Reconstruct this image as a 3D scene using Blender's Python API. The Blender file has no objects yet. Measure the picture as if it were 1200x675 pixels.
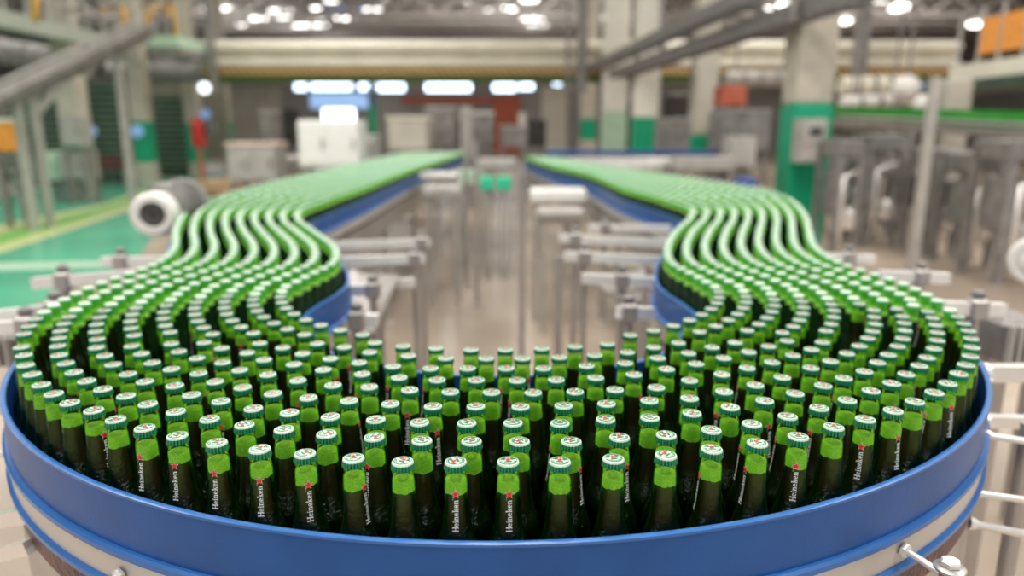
import bpy, math, random
import numpy as np
from mathutils import Vector, Matrix
random.seed(7); rng = np.random.default_rng(7)
C = bpy.context.scene.collection
R = math.radians
# ---------------------------------------------------------------- camera model
F = 840.0; PITCH = math.atan((337.5-149)/F); CAMZ = 1.66
CAPZ = CAMZ-0.41; BED = CAPZ-0.24
def at(u, v, d):
    a = math.atan((v-337.5)/F); e = PITCH+a; dz = d*math.tan(e)
    return Vector(((u-600)*math.hypot(d, dz)*math.cos(a)/F, d, CAMZ-dz))
def on_z(u, v, z):
    a = math.atan((v-337.5)/F); e = PITCH+a
    return at(u, v, (CAMZ-z)/math.tan(e))
# ---------------------------------------------------------------- materials
def mat(name, col, rough=.5, metal=0., noise=0., nscale=8., bump=0., bscale=60., emit=None, estr=0., spec=.5, coat=0., col2=None, stretch=None):
    m = bpy.data.materials.new(name); m.use_nodes = True
    nt = m.node_tree; N = nt.nodes; L = nt.links; b = N['Principled BSDF']
    c = (*col, 1)
    b.inputs['Base Color'].default_value = c
    b.inputs['Roughness'].default_value = rough; b.inputs['Metallic'].default_value = metal
    b.inputs['Specular IOR Level'].default_value = spec
    b.inputs['Coat Weight'].default_value = coat
    if emit: b.inputs['Emission Color'].default_value = (*emit, 1); b.inputs['Emission Strength'].default_value = estr
    tc = N.new('ShaderNodeTexCoord'); mp = N.new('ShaderNodeMapping'); L.new(tc.outputs['Object'], mp.inputs[0])
    if stretch: mp.inputs['Scale'].default_value = stretch
    if noise or col2:
        n = N.new('ShaderNodeTexNoise'); n.inputs['Scale'].default_value = nscale; n.inputs['Detail'].default_value = 4
        L.new(mp.outputs[0], n.inputs['Vector'])
        r = N.new('ShaderNodeValToRGB'); e = r.color_ramp.elements
        e[0].position = .35; e[1].position = .65
        k = noise
        e[0].color = (*[x*(1-k) for x in col], 1)
        e[1].color = (*(col2 or [min(1, x*(1+k)) for x in col]), 1)
        L.new(n.outputs['Fac'], r.inputs[0]); L.new(r.outputs[0], b.inputs['Base Color'])
    if bump:
        n2 = N.new('ShaderNodeTexNoise'); n2.inputs['Scale'].default_value = bscale
        L.new(mp.outputs[0], n2.inputs['Vector'])
        bp = N.new('ShaderNodeBump'); bp.inputs['Strength'].default_value = bump; bp.inputs['Distance'].default_value = .01
        L.new(n2.outputs['Fac'], bp.inputs['Height']); L.new(bp.outputs[0], b.inputs['Normal'])
    return m
def ramp(N, pts, interp='LINEAR'):
    r = N.new('ShaderNodeValToRGB'); cr = r.color_ramp; cr.interpolation = interp
    while len(cr.elements) < len(pts): cr.elements.new(.5)
    for e, (p, c) in zip(cr.elements, pts):
        e.position = p; e.color = (*c, 1) if len(c) == 3 else c
    return r
M = {}
M['floor'] = mat('floor_tan', (.46,.37,.29), .25, noise=.28, nscale=.5, bump=.08, bscale=3)
M['floor_grey'] = mat('floor_grey', (.40,.37,.34), .35, noise=.15, nscale=.8)
M['floor_green'] = mat('floor_green', (.10,.47,.29), .25, noise=.12, nscale=.7)
M['lime'] = mat('lime_paint', (.22,.55,.12), .35, noise=.1)
M['pale_yellow'] = mat('pale_yellow_paint', (.62,.66,.30), .4, noise=.1)
M['wall'] = mat('wall_paint', (.38,.36,.33), .7, noise=.2, nscale=.3)
M['roof'] = mat('roof_deck', (.42,.39,.37), .7, noise=.35, nscale=.6)
M['truss'] = mat('truss_paint', (.38,.35,.33), .6, noise=.2)
M['cream'] = mat('cream_paint', (.80,.76,.64), .45, noise=.05, nscale=2)
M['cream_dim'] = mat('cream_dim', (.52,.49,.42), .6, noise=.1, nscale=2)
M['concrete'] = mat('concrete', (.50,.46,.38), .7, noise=.12, nscale=3)
M['green'] = mat('green_paint', (.0,.34,.17), .4, noise=.08, nscale=3)
M['dark_green'] = mat('dark_green_paint', (.035,.075,.045), .6, noise=.25, nscale=6)
M['pale_green'] = mat('pale_green_paint', (.48,.66,.50), .5, noise=.08)
M['orange'] = mat('orange_panel', (.85,.33,.05), .5, noise=.1)
M['amber'] = mat('amber_rail', (.75,.42,.10), .45, noise=.08)
M['red'] = mat('red_panel', (.55,.13,.07), .6, noise=.15)
M['white'] = mat('white_enamel', (.82,.80,.76), .35, noise=.04)
M['steel'] = mat('brushed_steel', (.45,.42,.40), .35, .6, noise=.12, nscale=5, bump=.05, bscale=40)
M['bright_steel'] = mat('bright_steel', (.86,.84,.81), .25, .6, noise=.08, nscale=6)
M['grey'] = mat('machine_grey', (.25,.235,.225), .45, .2, noise=.25, nscale=5)
M['light_grey'] = mat('light_grey', (.43,.41,.38), .45, .1, noise=.12, nscale=4)
M['dark'] = mat('dark_gap', (.03,.028,.027), .6, noise=.3)
M['brown'] = mat('brown_chain', (.10,.035,.035), .4, noise=.4, nscale=60, bump=.4, bscale=120)
M['blue'] = mat('blue_guard', (.011,.090,.32), .36, spec=.38, noise=.10, nscale=9, bump=.05, bscale=250, stretch=(1,1,1))
M['blue_edge'] = mat('blue_guard_edge', (.035,.15,.44), .28, noise=.06)
M['blue_box'] = mat('blue_box', (.02,.06,.32), .4, noise=.1)
M['wood'] = mat('pallet_wood', (.52,.36,.21), .7, noise=.2, nscale=12)
M['bed'] = mat('wet_bed', (.012,.022,.012), .12, .3, noise=.5, nscale=60, bump=.9, bscale=110)
M['lamp'] = mat('lamp_glow', (1,1,1), .5, emit=(1,.98,.94), estr=5)
M['glow'] = mat('window_glow', (1,1,1), .5, emit=(.62,.80,1), estr=5)
M['glow_dim'] = mat('window_dim', (.3,.5,.8), .5, emit=(.35,.55,.9), estr=.8)
M['blue_sky'] = mat('skylight_blue', (.2,.4,.9), .5, emit=(.15,.35,.9), estr=.7)
M['red_star'] = mat('red_print', (.85,.012,.015), .4)
M['white_print'] = mat('white_print', (.90,.92,.88), .4)
M['cap_green'] = mat('cap_green', (.015,.24,.11), .25, .15, noise=.1, nscale=300)
M['cap_white'] = mat('cap_white', (.66,.78,.67), .3, .1)
# hazard strip
def hazard():
    m = mat('hazard_fringe', (.7,.42,.12), .5); nt = m.node_tree; N = nt.nodes; L = nt.links
    tc = N.new('ShaderNodeTexCoord'); w = N.new('ShaderNodeTexWave'); w.bands_direction = 'DIAGONAL'; w.inputs['Scale'].default_value = 2.8
    L.new(tc.outputs['Object'], w.inputs[0]); r = ramp(N, [(.45,(.12,.12,.08)),(.55,(.85,.5,.14))])
    L.new(w.outputs['Fac'], r.inputs[0]); L.new(r.outputs[0], N['Principled BSDF'].inputs['Base Color']); return m
M['hazard'] = hazard()
# bottle glass: tinted clear shell with a fresnel gloss and a little bulk glow of its own green
def glass():
    m = bpy.data.materials.new('green_glass'); m.use_nodes = True; nt = m.node_tree; N = nt.nodes; L = nt.links
    for n in list(N): N.remove(n)
    o = N.new('ShaderNodeOutputMaterial'); t = N.new('ShaderNodeBsdfTransparent'); t.inputs[0].default_value = (.68,.97,.42,1)
    tl = N.new('ShaderNodeBsdfTranslucent'); tl.inputs[0].default_value = (.20,.90,.03,1)
    df = N.new('ShaderNodeBsdfDiffuse'); df.inputs[0].default_value = (.05,.42,.012,1)
    g = N.new('ShaderNodeBsdfGlossy'); g.inputs['Roughness'].default_value = .04
    lw = N.new('ShaderNodeLayerWeight'); lw.inputs[0].default_value = .2
    tc = N.new('ShaderNodeTexCoord'); n = N.new('ShaderNodeTexNoise'); n.inputs['Scale'].default_value = 160; L.new(tc.outputs['Object'], n.inputs['Vector'])
    bp = N.new('ShaderNodeBump'); bp.inputs['Strength'].default_value = .8; bp.inputs['Distance'].default_value = .003
    L.new(n.outputs['Fac'], bp.inputs['Height']); L.new(bp.outputs[0], g.inputs['Normal'])
    # edges of the shell take more colour than its middle
    ed = ramp(N, [(.15,(.05,.05,.05)),(.9,(.75,.75,.75))]); L.new(lw.outputs['Facing'], ed.inputs[0])
    a = N.new('ShaderNodeAddShader'); L.new(tl.outputs[0], a.inputs[0]); L.new(df.outputs[0], a.inputs[1])
    sp = N.new('ShaderNodeSeparateXYZ'); L.new(tc.outputs['Object'], sp.inputs[0])
    mr = N.new('ShaderNodeMapRange'); L.new(sp.outputs['Z'], mr.inputs[0]); mr.inputs[1].default_value = .190; mr.inputs[2].default_value = .204; mr.inputs[3].default_value = .05; mr.inputs[4].default_value = 1.0
    m5 = N.new('ShaderNodeMapRange'); L.new(sp.outputs['Z'], m5.inputs[0]); m5.inputs[1].default_value = .2150; m5.inputs[2].default_value = .2185; m5.inputs[3].default_value = 1; m5.inputs[4].default_value = .2
    m6 = N.new('ShaderNodeMath'); m6.operation = 'MULTIPLY'; L.new(m5.outputs[0], m6.inputs[0]); L.new(mr.outputs[0], m6.inputs[1])
    mm = N.new('ShaderNodeMath'); mm.operation = 'MULTIPLY'; L.new(ed.outputs[0], mm.inputs[0]); L.new(m6.outputs[0], mm.inputs[1])
    x1 = N.new('ShaderNodeMixShader'); L.new(mm.outputs[0], x1.inputs[0]); L.new(t.outputs[0], x1.inputs[1]); L.new(a.outputs[0], x1.inputs[2])
    m3 = N.new('ShaderNodeMapRange'); L.new(sp.outputs['Z'], m3.inputs[0]); m3.inputs[1].default_value = .142; m3.inputs[2].default_value = .160; m3.inputs[3].default_value = .11; m3.inputs[4].default_value = 0
    m4 = N.new('ShaderNodeMath'); m4.operation = 'ADD'; m4.use_clamp = True; L.new(m3.outputs[0], m4.inputs[0]); L.new(lw.outputs['Fresnel'], m4.inputs[1])
    x2 = N.new('ShaderNodeMixShader'); L.new(m4.outputs[0], x2.inputs[0]); L.new(x1.outputs[0], x2.inputs[1]); L.new(g.outputs[0], x2.inputs[2])
    L.new(x2.outputs[0], o.inputs[0]); return m
M['glass'] = glass()
def beer():
    m = bpy.data.materials.new('beer_in_glass'); m.use_nodes = True; nt = m.node_tree; N = nt.nodes; L = nt.links; b = N['Principled BSDF']
    tc = N.new('ShaderNodeTexCoord'); sp = N.new('ShaderNodeSeparateXYZ'); L.new(tc.outputs['Object'], sp.inputs[0])
    lw = N.new('ShaderNodeLayerWeight'); lw.inputs[0].default_value = .5
    # refraction painted in by view angle: brown mid-neck window, deep green towards its edges
    mz = N.new('ShaderNodeMapRange'); L.new(sp.outputs['Z'], mz.inputs[0]); mz.inputs[1].default_value = .166; mz.inputs[2].default_value = .142; mz.inputs[3].default_value = 0; mz.inputs[4].default_value = 1
    pw = N.new('ShaderNodeMath'); pw.operation = 'POWER'; L.new(mz.outputs[0], pw.inputs[0]); pw.inputs[1].default_value = 2.5
    ad = N.new('ShaderNodeMath'); ad.operation = 'MULTIPLY_ADD'; L.new(pw.outputs[0], ad.inputs[0]); ad.inputs[1].default_value = .34; L.new(lw.outputs['Facing'], ad.inputs[2])
    wv = N.new('ShaderNodeTexNoise'); wv.inputs['Scale'].default_value = 30; mp_ = N.new('ShaderNodeMapping'); mp_.inputs['Scale'].default_value = (12,12,.4); L.new(tc.outputs['Object'], mp_.inputs[0]); L.new(mp_.outputs[0], wv.inputs['Vector'])
    a2 = N.new('ShaderNodeMath'); a2.operation = 'MULTIPLY_ADD'; L.new(wv.outputs['Fac'], a2.inputs[0]); a2.inputs[1].default_value = .10; L.new(ad.outputs[0], a2.inputs[2])
    mx = ramp(N, [(.14,(.100,.036,.052)),(.28,(.075,.029,.036)),(.37,(.048,.022,.022)),(.42,(.002,.012,.0015)),(1,(.001,.014,.001))]); L.new(a2.outputs[0], mx.inputs[0])
    L.new(mx.outputs[0], b.inputs['Base Color']); b.inputs['Roughness'].default_value = .3
    n = N.new('ShaderNodeTexNoise'); n.inputs['Scale'].default_value = 220; L.new(tc.outputs['Object'], n.inputs['Vector'])
    bp = N.new('ShaderNodeBump'); bp.inputs['Strength'].default_value = .3; bp.inputs['Distance'].default_value = .003
    L.new(n.outputs['Fac'], bp.inputs['Height']); L.new(bp.outputs[0], b.inputs['Normal']); return m
M['beer'] = beer()
def foam():
    m = bpy.data.materials.new('beer_foam'); m.use_nodes = True; nt = m.node_tree; N = nt.nodes; L = nt.links; b = N['Principled BSDF']
    tc = N.new('ShaderNodeTexCoord'); v = N.new('ShaderNodeTexVoronoi'); v.inputs['Scale'].default_value = 400; v.feature = 'DISTANCE_TO_EDGE'
    L.new(tc.outputs['Object'], v.inputs['Vector'])
    r = ramp(N, [(.0,(1,1,.55)),(.06,(.85,.98,.32)),(.2,(.50,.78,.12)),(1,(.75,.95,.20))]); L.new(v.outputs['Distance'], r.inputs[0])
    bp = N.new('ShaderNodeBump'); bp.inputs['Strength'].default_value = .7; bp.inputs['Distance'].default_value = .002; L.new(v.outputs['Distance'], bp.inputs['Height']); L.new(bp.outputs[0], b.inputs['Normal'])
    L.new(r.outputs[0], b.inputs['Base Color']); b.inputs['Roughness'].default_value = .6; 
    b.inputs['Emission Color'].default_value = (.2,.6,.03,1); b.inputs['Emission Strength'].default_value = .0
    return m
M['foam'] = foam()
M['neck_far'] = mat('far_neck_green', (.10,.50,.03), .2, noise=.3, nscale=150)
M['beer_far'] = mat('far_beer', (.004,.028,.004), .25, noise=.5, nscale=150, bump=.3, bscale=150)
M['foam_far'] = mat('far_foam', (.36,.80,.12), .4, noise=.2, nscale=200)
# ---------------------------------------------------------------- mesh helpers
class MB:
    def __init__(s): s.v = []; s.f = []; s.m = []
    def add(s, vs, fs, mi=0):
        b = len(s.v); s.v += [tuple(x) for x in vs]; s.f += [tuple(b+i for i in f) for f in fs]; s.m += [mi]*len(fs)
    def box(s, a, b, mi=0):
        (x0,y0,z0),(x1,y1,z1) = a, b
        s.add([(x0,y0,z0),(x1,y0,z0),(x1,y1,z0),(x0,y1,z0),(x0,y0,z1),(x1,y0,z1),(x1,y1,z1),(x0,y1,z1)],
              [(3,2,1,0),(4,5,6,7),(0,1,5,4),(1,2,6,5),(2,3,7,6),(3,0,4,7)], mi)
    def cbox(s, c, d, mi=0, bev=0):
        x,y,z = c; a,b,h = d[0]/2, d[1]/2, d[2]/2
        if not bev: return s.box((x-a,y-b,z-h),(x+a,y+b,z+h), mi)
        vs = []; k = bev
        for zz, q in ((-h,k),(-h+k,0),(h-k,0),(h,k)):
            for sx, sy, o in ((-1,-1,0),(-1,-1,1),(1,-1,1),(1,-1,0),(1,1,0),(1,1,1),(-1,1,1),(-1,1,0)):
                px = sx*(a-q-(k if o else 0)); py = sy*(b-q-(0 if o else k))
                vs.append((x+px, y+py, z+zz))
        fs = [tuple(range(7,-1,-1)), tuple(range(24,32))]
        for r in range(3):
            for i in range(8):
                j = (i+1) % 8; fs.append((r*8+i, r*8+j, r*8+8+j, r*8+8+i))
        s.add(vs, fs, mi)
    def bar(s, p, q, w, h=None, mi=0):
        p = Vector(p); q = Vector(q); h = h or w; d = (q-p).normalized()
        up = Vector((0,0,1)) if abs(d.z) < .95 else Vector((0,1,0))
        sx = d.cross(up).normalized(); sz = sx.cross(d)
        vs = [c+sx*a*w/2+sz*b*h/2 for c in (p,q) for a,b in ((-1,-1),(1,-1),(1,1),(-1,1))]
        s.add(vs, [(0,1,2,3),(7,6,5,4),(4,5,1,0),(5,6,2,1),(6,7,3,2),(7,4,0,3)], mi)
    def tube(s, pts, r, n=12, mi=0, caps=True):
        pts = [Vector(p) for p in pts]; rs = r if isinstance(r, (list,tuple)) else [r]*len(pts); vs = []
        ref = None
        for i, p in enumerate(pts):
            d = (pts[min(i+1,len(pts)-1)]-pts[max(i-1,0)]).normalized()
            if ref is None: ref = Vector((0,0,1)) if abs(d.z) < .9 else Vector((1,0,0))
            a = d.cross(ref).normalized(); b = a.cross(d)
            vs += [p+(a*math.cos(2*math.pi*k/n)+b*math.sin(2*math.pi*k/n))*rs[i] for k in range(n)]
        fs = [(i*n+k, i*n+(k+1)%n, (i+1)*n+(k+1)%n, (i+1)*n+k) for i in range(len(pts)-1) for k in range(n)]
        if caps: fs += [tuple(range(n-1,-1,-1)), tuple(range((len(pts)-1)*n, len(pts)*n))]
        s.add(vs, fs, mi)
    def lathe(s, prof, n=24, mi=0, c=(0,0,0), cap0=True, cap1=True, axis=None):
        vs = []
        for r, z in prof:
            for k in range(n):
                a = 2*math.pi*k/n; vs.append(Vector((r*math.cos(a), r*math.sin(a), z)))
        if axis is not None:
            q = Vector((0,0,1)).rotation_difference(Vector(axis)); vs = [q @ v for v in vs]
        vs = [v+Vector(c) for v in vs]
        fs = [(i*n+k, i*n+(k+1)%n, (i+1)*n+(k+1)%n, (i+1)*n+k) for i in range(len(prof)-1) for k in range(n)]
        if cap0: fs.append(tuple(range(n-1,-1,-1)))
        if cap1: fs.append(tuple(range((len(prof)-1)*n, len(prof)*n)))
        s.add(vs, fs, mi)
    def build(s, name, m, parent=None, smooth=False, auto=None):
        me = bpy.data.meshes.new(name); off = Vector((0,0,0)); p = parent
        while p is not None: off += p.location; p = p.parent
        me.from_pydata([(x-off.x, y-off.y, z-off.z) for x,y,z in s.v], [], s.f)
        for k in (m if isinstance(m, list) else [m]): me.materials.append(M[k])
        me.polygons.foreach_set('material_index', s.m)
        if smooth: me.polygons.foreach_set('use_smooth', [True]*len(s.f))
        me.update()
        if smooth and auto:
            try: me.set_sharp_from_angle(angle=R(auto))
            except Exception: pass
        o = bpy.data.objects.new(name, me); C.objects.link(o); o.parent = parent
        return o
def thing(name, label, cat, loc=(0,0,0), group=None):
    o = bpy.data.objects.new(name, None); o.empty_display_size = .1; C.objects.link(o); o.location = loc
    o['label'] = label; o['category'] = cat
    if group: o['group'] = group
    return o
def tag(o, label, cat=None, group=None, kind=None):
    o['label'] = label
    if cat: o['category'] = cat
    if group: o['group'] = group
    if kind: o['kind'] = kind
    return o
def struct(mb, name, m, label=None):
    o = mb.build(name, m); o['kind'] = 'structure'
    if label: o['label'] = label
    return o
M['cabinet_white'] = mat('white_cabinet_paint', (.90,.90,.86), .35, noise=.02)  # one even, paler white for the large cabinet
M['glow_soft'] = mat('screen_glow', (1,1,1), .5, emit=(.85,.93,1), estr=2.5)
M['glow_dim2'] = mat('blue_notice_glow', (.25,.40,.75), .5, emit=(.3,.5,.9), estr=.3)  # faint emission put into the blue notices, which are no lamps
M['wood_pale'] = mat('pale_board', (.62,.50,.42), .6, noise=.1)
M['crate_brown'] = mat('crate_brown', (.13,.05,.04), .6, noise=.3)
M['bright_green'] = mat('tub_green', (.03,.55,.30), .4, noise=.08)
LPOW = 370
M['arm_white'] = mat('arm_white', (.86,.84,.81), .3, .15, noise=.06)
M['slat_green'] = mat('slat_green', (.17,.25,.17), .6, noise=.15)
M['partition'] = mat('partition_paint', (.20,.20,.15), .7, noise=.2)
M['mezz'] = mat('mezz_paint', (.42,.46,.40), .5, noise=.1)
M['far_green'] = mat('far_green', (.02,.26,.02), .3, noise=.2)
M['ext_red'] = mat('ext_red',(.55,.04,.04),.35)

M['bright_cream'] = mat('bright_cream', (.84,.81,.73), .5, noise=.04)
M['tray_grey'] = mat('tray_grey', (.20,.19,.185), .5, .2, noise=.15)
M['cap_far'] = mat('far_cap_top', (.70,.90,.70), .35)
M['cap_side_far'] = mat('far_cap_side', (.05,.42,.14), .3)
M['band'] = mat('steel_band', (.62,.59,.55), .38, .35, noise=.08, nscale=3, bump=.05, bscale=80)
M['soffit_green'] = mat('soffit_green', (.09,.17,.05), .6, noise=.15)
# ---------------------------------------------------------------- the U-shaped table: where its two walls run
CX, CY, RI, RO = -.03, 1.90, .56, 1.085
LOUT = [(1.9,-1.115),(2.2,-1.105),(2.5,-1.19),(2.9,-1.37),(3.3,-1.53),(3.7,-1.67),(4.1,-1.76),(5,-1.84),(6,-1.87),(9.5,-1.85),(12.5,-1.8)]
LIN = [(1.9,-.59),(2.2,-.56),(2.5,-.63),(2.9,-.81),(3.3,-.99),(3.7,-1.09),(4.1,-1.09),(5,-1.06),(7,-1.04),(9.5,-.93),(12.5,-.8)]
ROUT = [(1.9,1.055),(2.2,1.02),(2.5,1.07),(2.9,1.21),(3.3,1.36),(3.7,1.49),(4.1,1.60),(4.6,1.70),(5.1,1.72),(6.2,1.5),(8.3,.99),(10.6,.55)]
RIN = [(1.9,.53),(2.2,.50),(2.5,.55),(2.9,.67),(3.3,.82),(3.75,.94),(4.3,.90),(5,.80),(6.6,.72),(8,.48),(10.6,.20)]
def crom(pts, t):
    xs = [p[0] for p in pts]; t = min(max(t, xs[0]), xs[-1])
    i = max(0, min(len(pts)-2, int(np.searchsorted(xs, t, side='right'))-1))
    p0, p1, p2, p3 = pts[max(i-1,0)], pts[i], pts[i+1], pts[min(i+2,len(pts)-1)]
    h = p2[0]-p1[0]; u = (t-p1[0])/h
    m1 = (p2[1]-p0[1])/(p2[0]-p0[0]); m2 = (p3[1]-p1[1])/(p3[0]-p1[0])
    if i == 0: m1 = 0
    return (2*u**3-3*u**2+1)*p1[1]+(u**3-2*u**2+u)*h*m1+(-2*u**3+3*u**2)*p2[1]+(u**3-u**2)*h*m2
def wall_path(side, r, off, dmax):
    # side 'out' or 'in': left leg (far to near), front arc, right leg (near to far)
    L_, R_ = (LOUT, ROUT) if side == 'out' else (LIN, RIN)
    s = 1 if side == 'out' else -1
    ds = [1.9+.1*i*(1 if i < 30 else 1) for i in range(1, int((dmax-1.9)/.1))]
    lp = [(crom(L_, d), d) for d in ds if d <= L_[-1][0]]
    rp = [(crom(R_, d), d) for d in ds if d <= R_[-1][0]]
    arc = [(CX-r*math.cos(a), CY-r*math.sin(a)) for a in [math.pi*k/72 for k in range(73)]]
    P = list(reversed(lp))+arc+rp; out = []
    for i, p in enumerate(P):
        a = P[max(i-1,0)]; b = P[min(i+1,len(P)-1)]; tx, ty = b[0]-a[0], b[1]-a[1]; l = math.hypot(tx, ty)
        out.append((p[0]+ty/l*s*off, p[1]-tx/l*s*off, ty/l*s, -tx/l*s))   # point, outward normal
    return out
TR = [(-0.9406,1.316),(-0.9023,1.2659),(-0.8606,1.2081),(-0.8182,1.1601),(-0.77,1.1093),(-0.7242,1.0688),(-0.6762,1.0309),(-0.6224,1.0007,37),(-0.5715,0.9668),(-0.5144,0.9364,-42),(-0.8749,1.3225),(-0.8372,1.2659),(-0.7966,1.2192),(-0.7529,1.1702,19),(-0.7063,1.1273,37),(-0.6582,1.0894,75),(-0.7946,1.3121),(-0.7511,1.2623),(-0.7079,1.2116),(-0.6558,1.1619),(-0.6077,1.1241,-37),(-0.554,1.0254),(-0.605,1.0593),(-0.7324,1.3225),(-0.689,1.2744),(-0.6436,1.222),(-0.663,1.337),(-0.6262,1.2882),(-0.5933,1.1872),(-0.5496,1.1051),(-0.4976,0.9952),(-0.4568,0.9101,-31),(-0.6023,1.3446,75),(-0.5747,1.248),(-0.5364,1.1649,48),(-0.4913,1.1236),(-0.5043,1.0639),(-0.4363,0.9677,-14),(-0.4473,1.037,-12),(-0.394,0.8879,-27),(-0.5531,1.3083),(-0.5184,1.2233),(-0.4721,1.1817),(-0.4361,1.0972),(-0.3873,1.0076),(-0.3786,0.9471),(-0.33,0.8686,-14),(-0.4945,1.2796),(-0.4493,1.2384),(-0.4155,1.1584),(-0.3782,1.0696),(-0.3282,0.9913),(-0.3177,0.931),(-0.2671,0.8554,6),(-0.4919,1.3407),(-0.438,1.3117),(-0.3875,1.2128),(-0.3561,1.1296,-6),(-0.317,1.0514),(-0.2641,0.9764),(-0.2547,0.9159),(-0.3898,1.2739),(-0.3279,1.1839),(-0.2923,1.1074),(-0.3306,1.245,36),(-0.3792,1.3384),(-0.268,1.3445),(-0.3214,1.3148,31),(-0.2667,1.2834),(-0.2736,1.2226),(-0.2556,1.1617,-68),(-0.2316,1.0993),(-0.251,1.0394,71),(-0.1963,0.9661),(-0.1873,0.9056,-47),(-0.2016,0.8421,53),(-0.2099,1.3225),(-0.1909,1.2623),(-0.2094,1.2019,-52),(-0.1898,1.1439),(-0.164,1.0857,-20),(-0.1853,1.0263),(-0.1318,0.9556),(-0.1211,0.8946),(-0.1377,0.8325),(-0.1454,1.3095),(-0.1211,1.2486),(-0.1423,1.1912,-72),(-0.1247,1.1327),(-0.0981,1.0775),(-0.1193,1.0164,23),(-0.0645,0.9532),(-0.0544,0.8929),(-0.071,0.8325,-3),(-0.0778,1.3001),(-0.0471,1.2472),(-0.0774,1.1917),(-0.0593,1.132),(-0.0325,1.0758),(-0.0546,1.0164),(-0.0126,1.2999),(-0.0102,1.1917,-41),(-0.0048,0.8325,5),(0.0188,1.2474,48),(0.0566,1.307),(0.0548,1.1917),(0.0084,1.13,-57),(0.074,1.1333),(0.0337,1.074),(0.0128,1.0148),(0.0014,0.9541),(0.01,0.8921),(0.0682,0.9527,-75),(0.0794,0.8921,61),(0.0603,0.8325),(0.0871,1.2539),(0.1213,1.3199),(0.1314,1.2047),(0.1409,1.1432),(0.1007,1.0782),(0.078,1.0188),(0.1532,1.2659),(0.1861,1.3367),(0.1349,0.9665),(0.1441,1.027),(0.1657,1.0872),(0.146,0.9049,46),(0.1288,0.8404),(0.2162,1.2834),(0.202,1.2201),(0.2079,1.1592,59),(0.2339,1.0967),(0.2118,1.0394),(0.2,0.9727),(0.2111,0.9125),(0.1977,0.8508),(0.2714,1.315),(0.2665,1.2487),(0.2697,1.1876),(0.3256,1.3434),(0.3296,1.2781),(0.328,1.2159),(0.2957,1.13),(0.2762,1.0498),(0.2653,0.9896),(0.2773,0.9296),(0.2615,0.8686,-75),(0.3833,1.3149),(0.3866,1.2488),(0.3581,1.1601),(0.338,1.0785,-40),(0.3286,1.0132),(0.3406,0.9506,-75),(0.3272,0.887,-60),(0.4364,1.3452),(0.4438,1.2845),(0.4116,1.193,-73),(0.3977,1.1079),(0.3893,1.0394,42),(0.4016,0.9776,-75),(0.3896,0.9076,3),(0.4933,1.3205),(0.4662,1.2249,-75),(0.4552,1.1449),(0.4481,1.0701),(0.4612,1.0103,-37),(0.4522,0.94),(0.5424,1.3567),(0.5191,1.265,-11),(0.5235,1.1938),(0.5075,1.1055),(0.5174,1.0411),(0.5682,1.3014),(0.5737,1.2306,-75),(0.5573,1.1411,-75),(0.6087,1.3472),(0.6239,1.2761),(0.5099,0.9678,-5),(0.5667,0.9996,48),(0.6188,1.0359),(0.6712,1.0747,-40),(0.7169,1.1158,42),(0.7639,1.1634),(0.805,1.2104),(0.8434,1.2597),(0.8809,1.3143),(0.9154,1.3717),(0.9451,1.4287),(0.9705,1.4855),(0.9923,1.5426),(1.0112,1.6021),(0.5743,1.0823),(0.6251,1.1163,31),(0.6728,1.1609),(0.7194,1.2053,-19),(0.7598,1.2514),(0.8032,1.3056),(0.8411,1.3606),(0.8739,1.4164),(0.9035,1.4734),(0.9299,1.531),(0.9516,1.5882,-75),(0.6081,1.1751),(0.6552,1.2235),(0.6969,1.2682),(0.7421,1.3209),(0.7792,1.3724),(0.8147,1.4316),(0.8445,1.4895),(0.8704,1.5454),(0.893,1.6128),(0.6694,1.3235),(0.7112,1.3752),(0.7452,1.4263),(0.7785,1.4811),(0.8045,1.5399),(0.8326,1.5996)]

# lanes of bottles, loosely packed, then pushed apart until none touch
free = []; lanes = 9
for k in range(lanes):
    f_ = k/(lanes-1)
    pts = []
    ds = np.arange(4.25, 1.9, -.004)
    pts += [(crom(LOUT,d)*(1-f_)+crom(LIN,d)*f_+0, d) for d in ds]
    r = RO*(1-f_)+(RI+.01)*f_
    pts += [(CX-r*math.cos(a), CY-r*math.sin(a)) for a in np.linspace(0, math.pi, 800)]
    pts += [(crom(ROUT,d)*(1-f_)+crom(RIN,d)*f_, d) for d in ds[::-1]]
    acc = rng.uniform(0,.06); last = pts[0]; gap = .0622
    for p in pts:
        acc += math.hypot(p[0]-last[0], p[1]-last[1]); last = p
        if acc >= gap: free.append(p); acc = 0; gap = .0614+rng.exponential(.0006)
TRC = np.array([t[:2] for t in TR]); FR = np.array(free)
def vpix(d, z=CAPZ): return 337.5+F*math.tan(math.atan((CAMZ-z)/d)-PITCH)
vv = np.array([vpix(d) for d in FR[:,1]])
dist = np.sqrt(((FR[:,None]-TRC[None])**2).sum(-1)).min(1)
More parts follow.
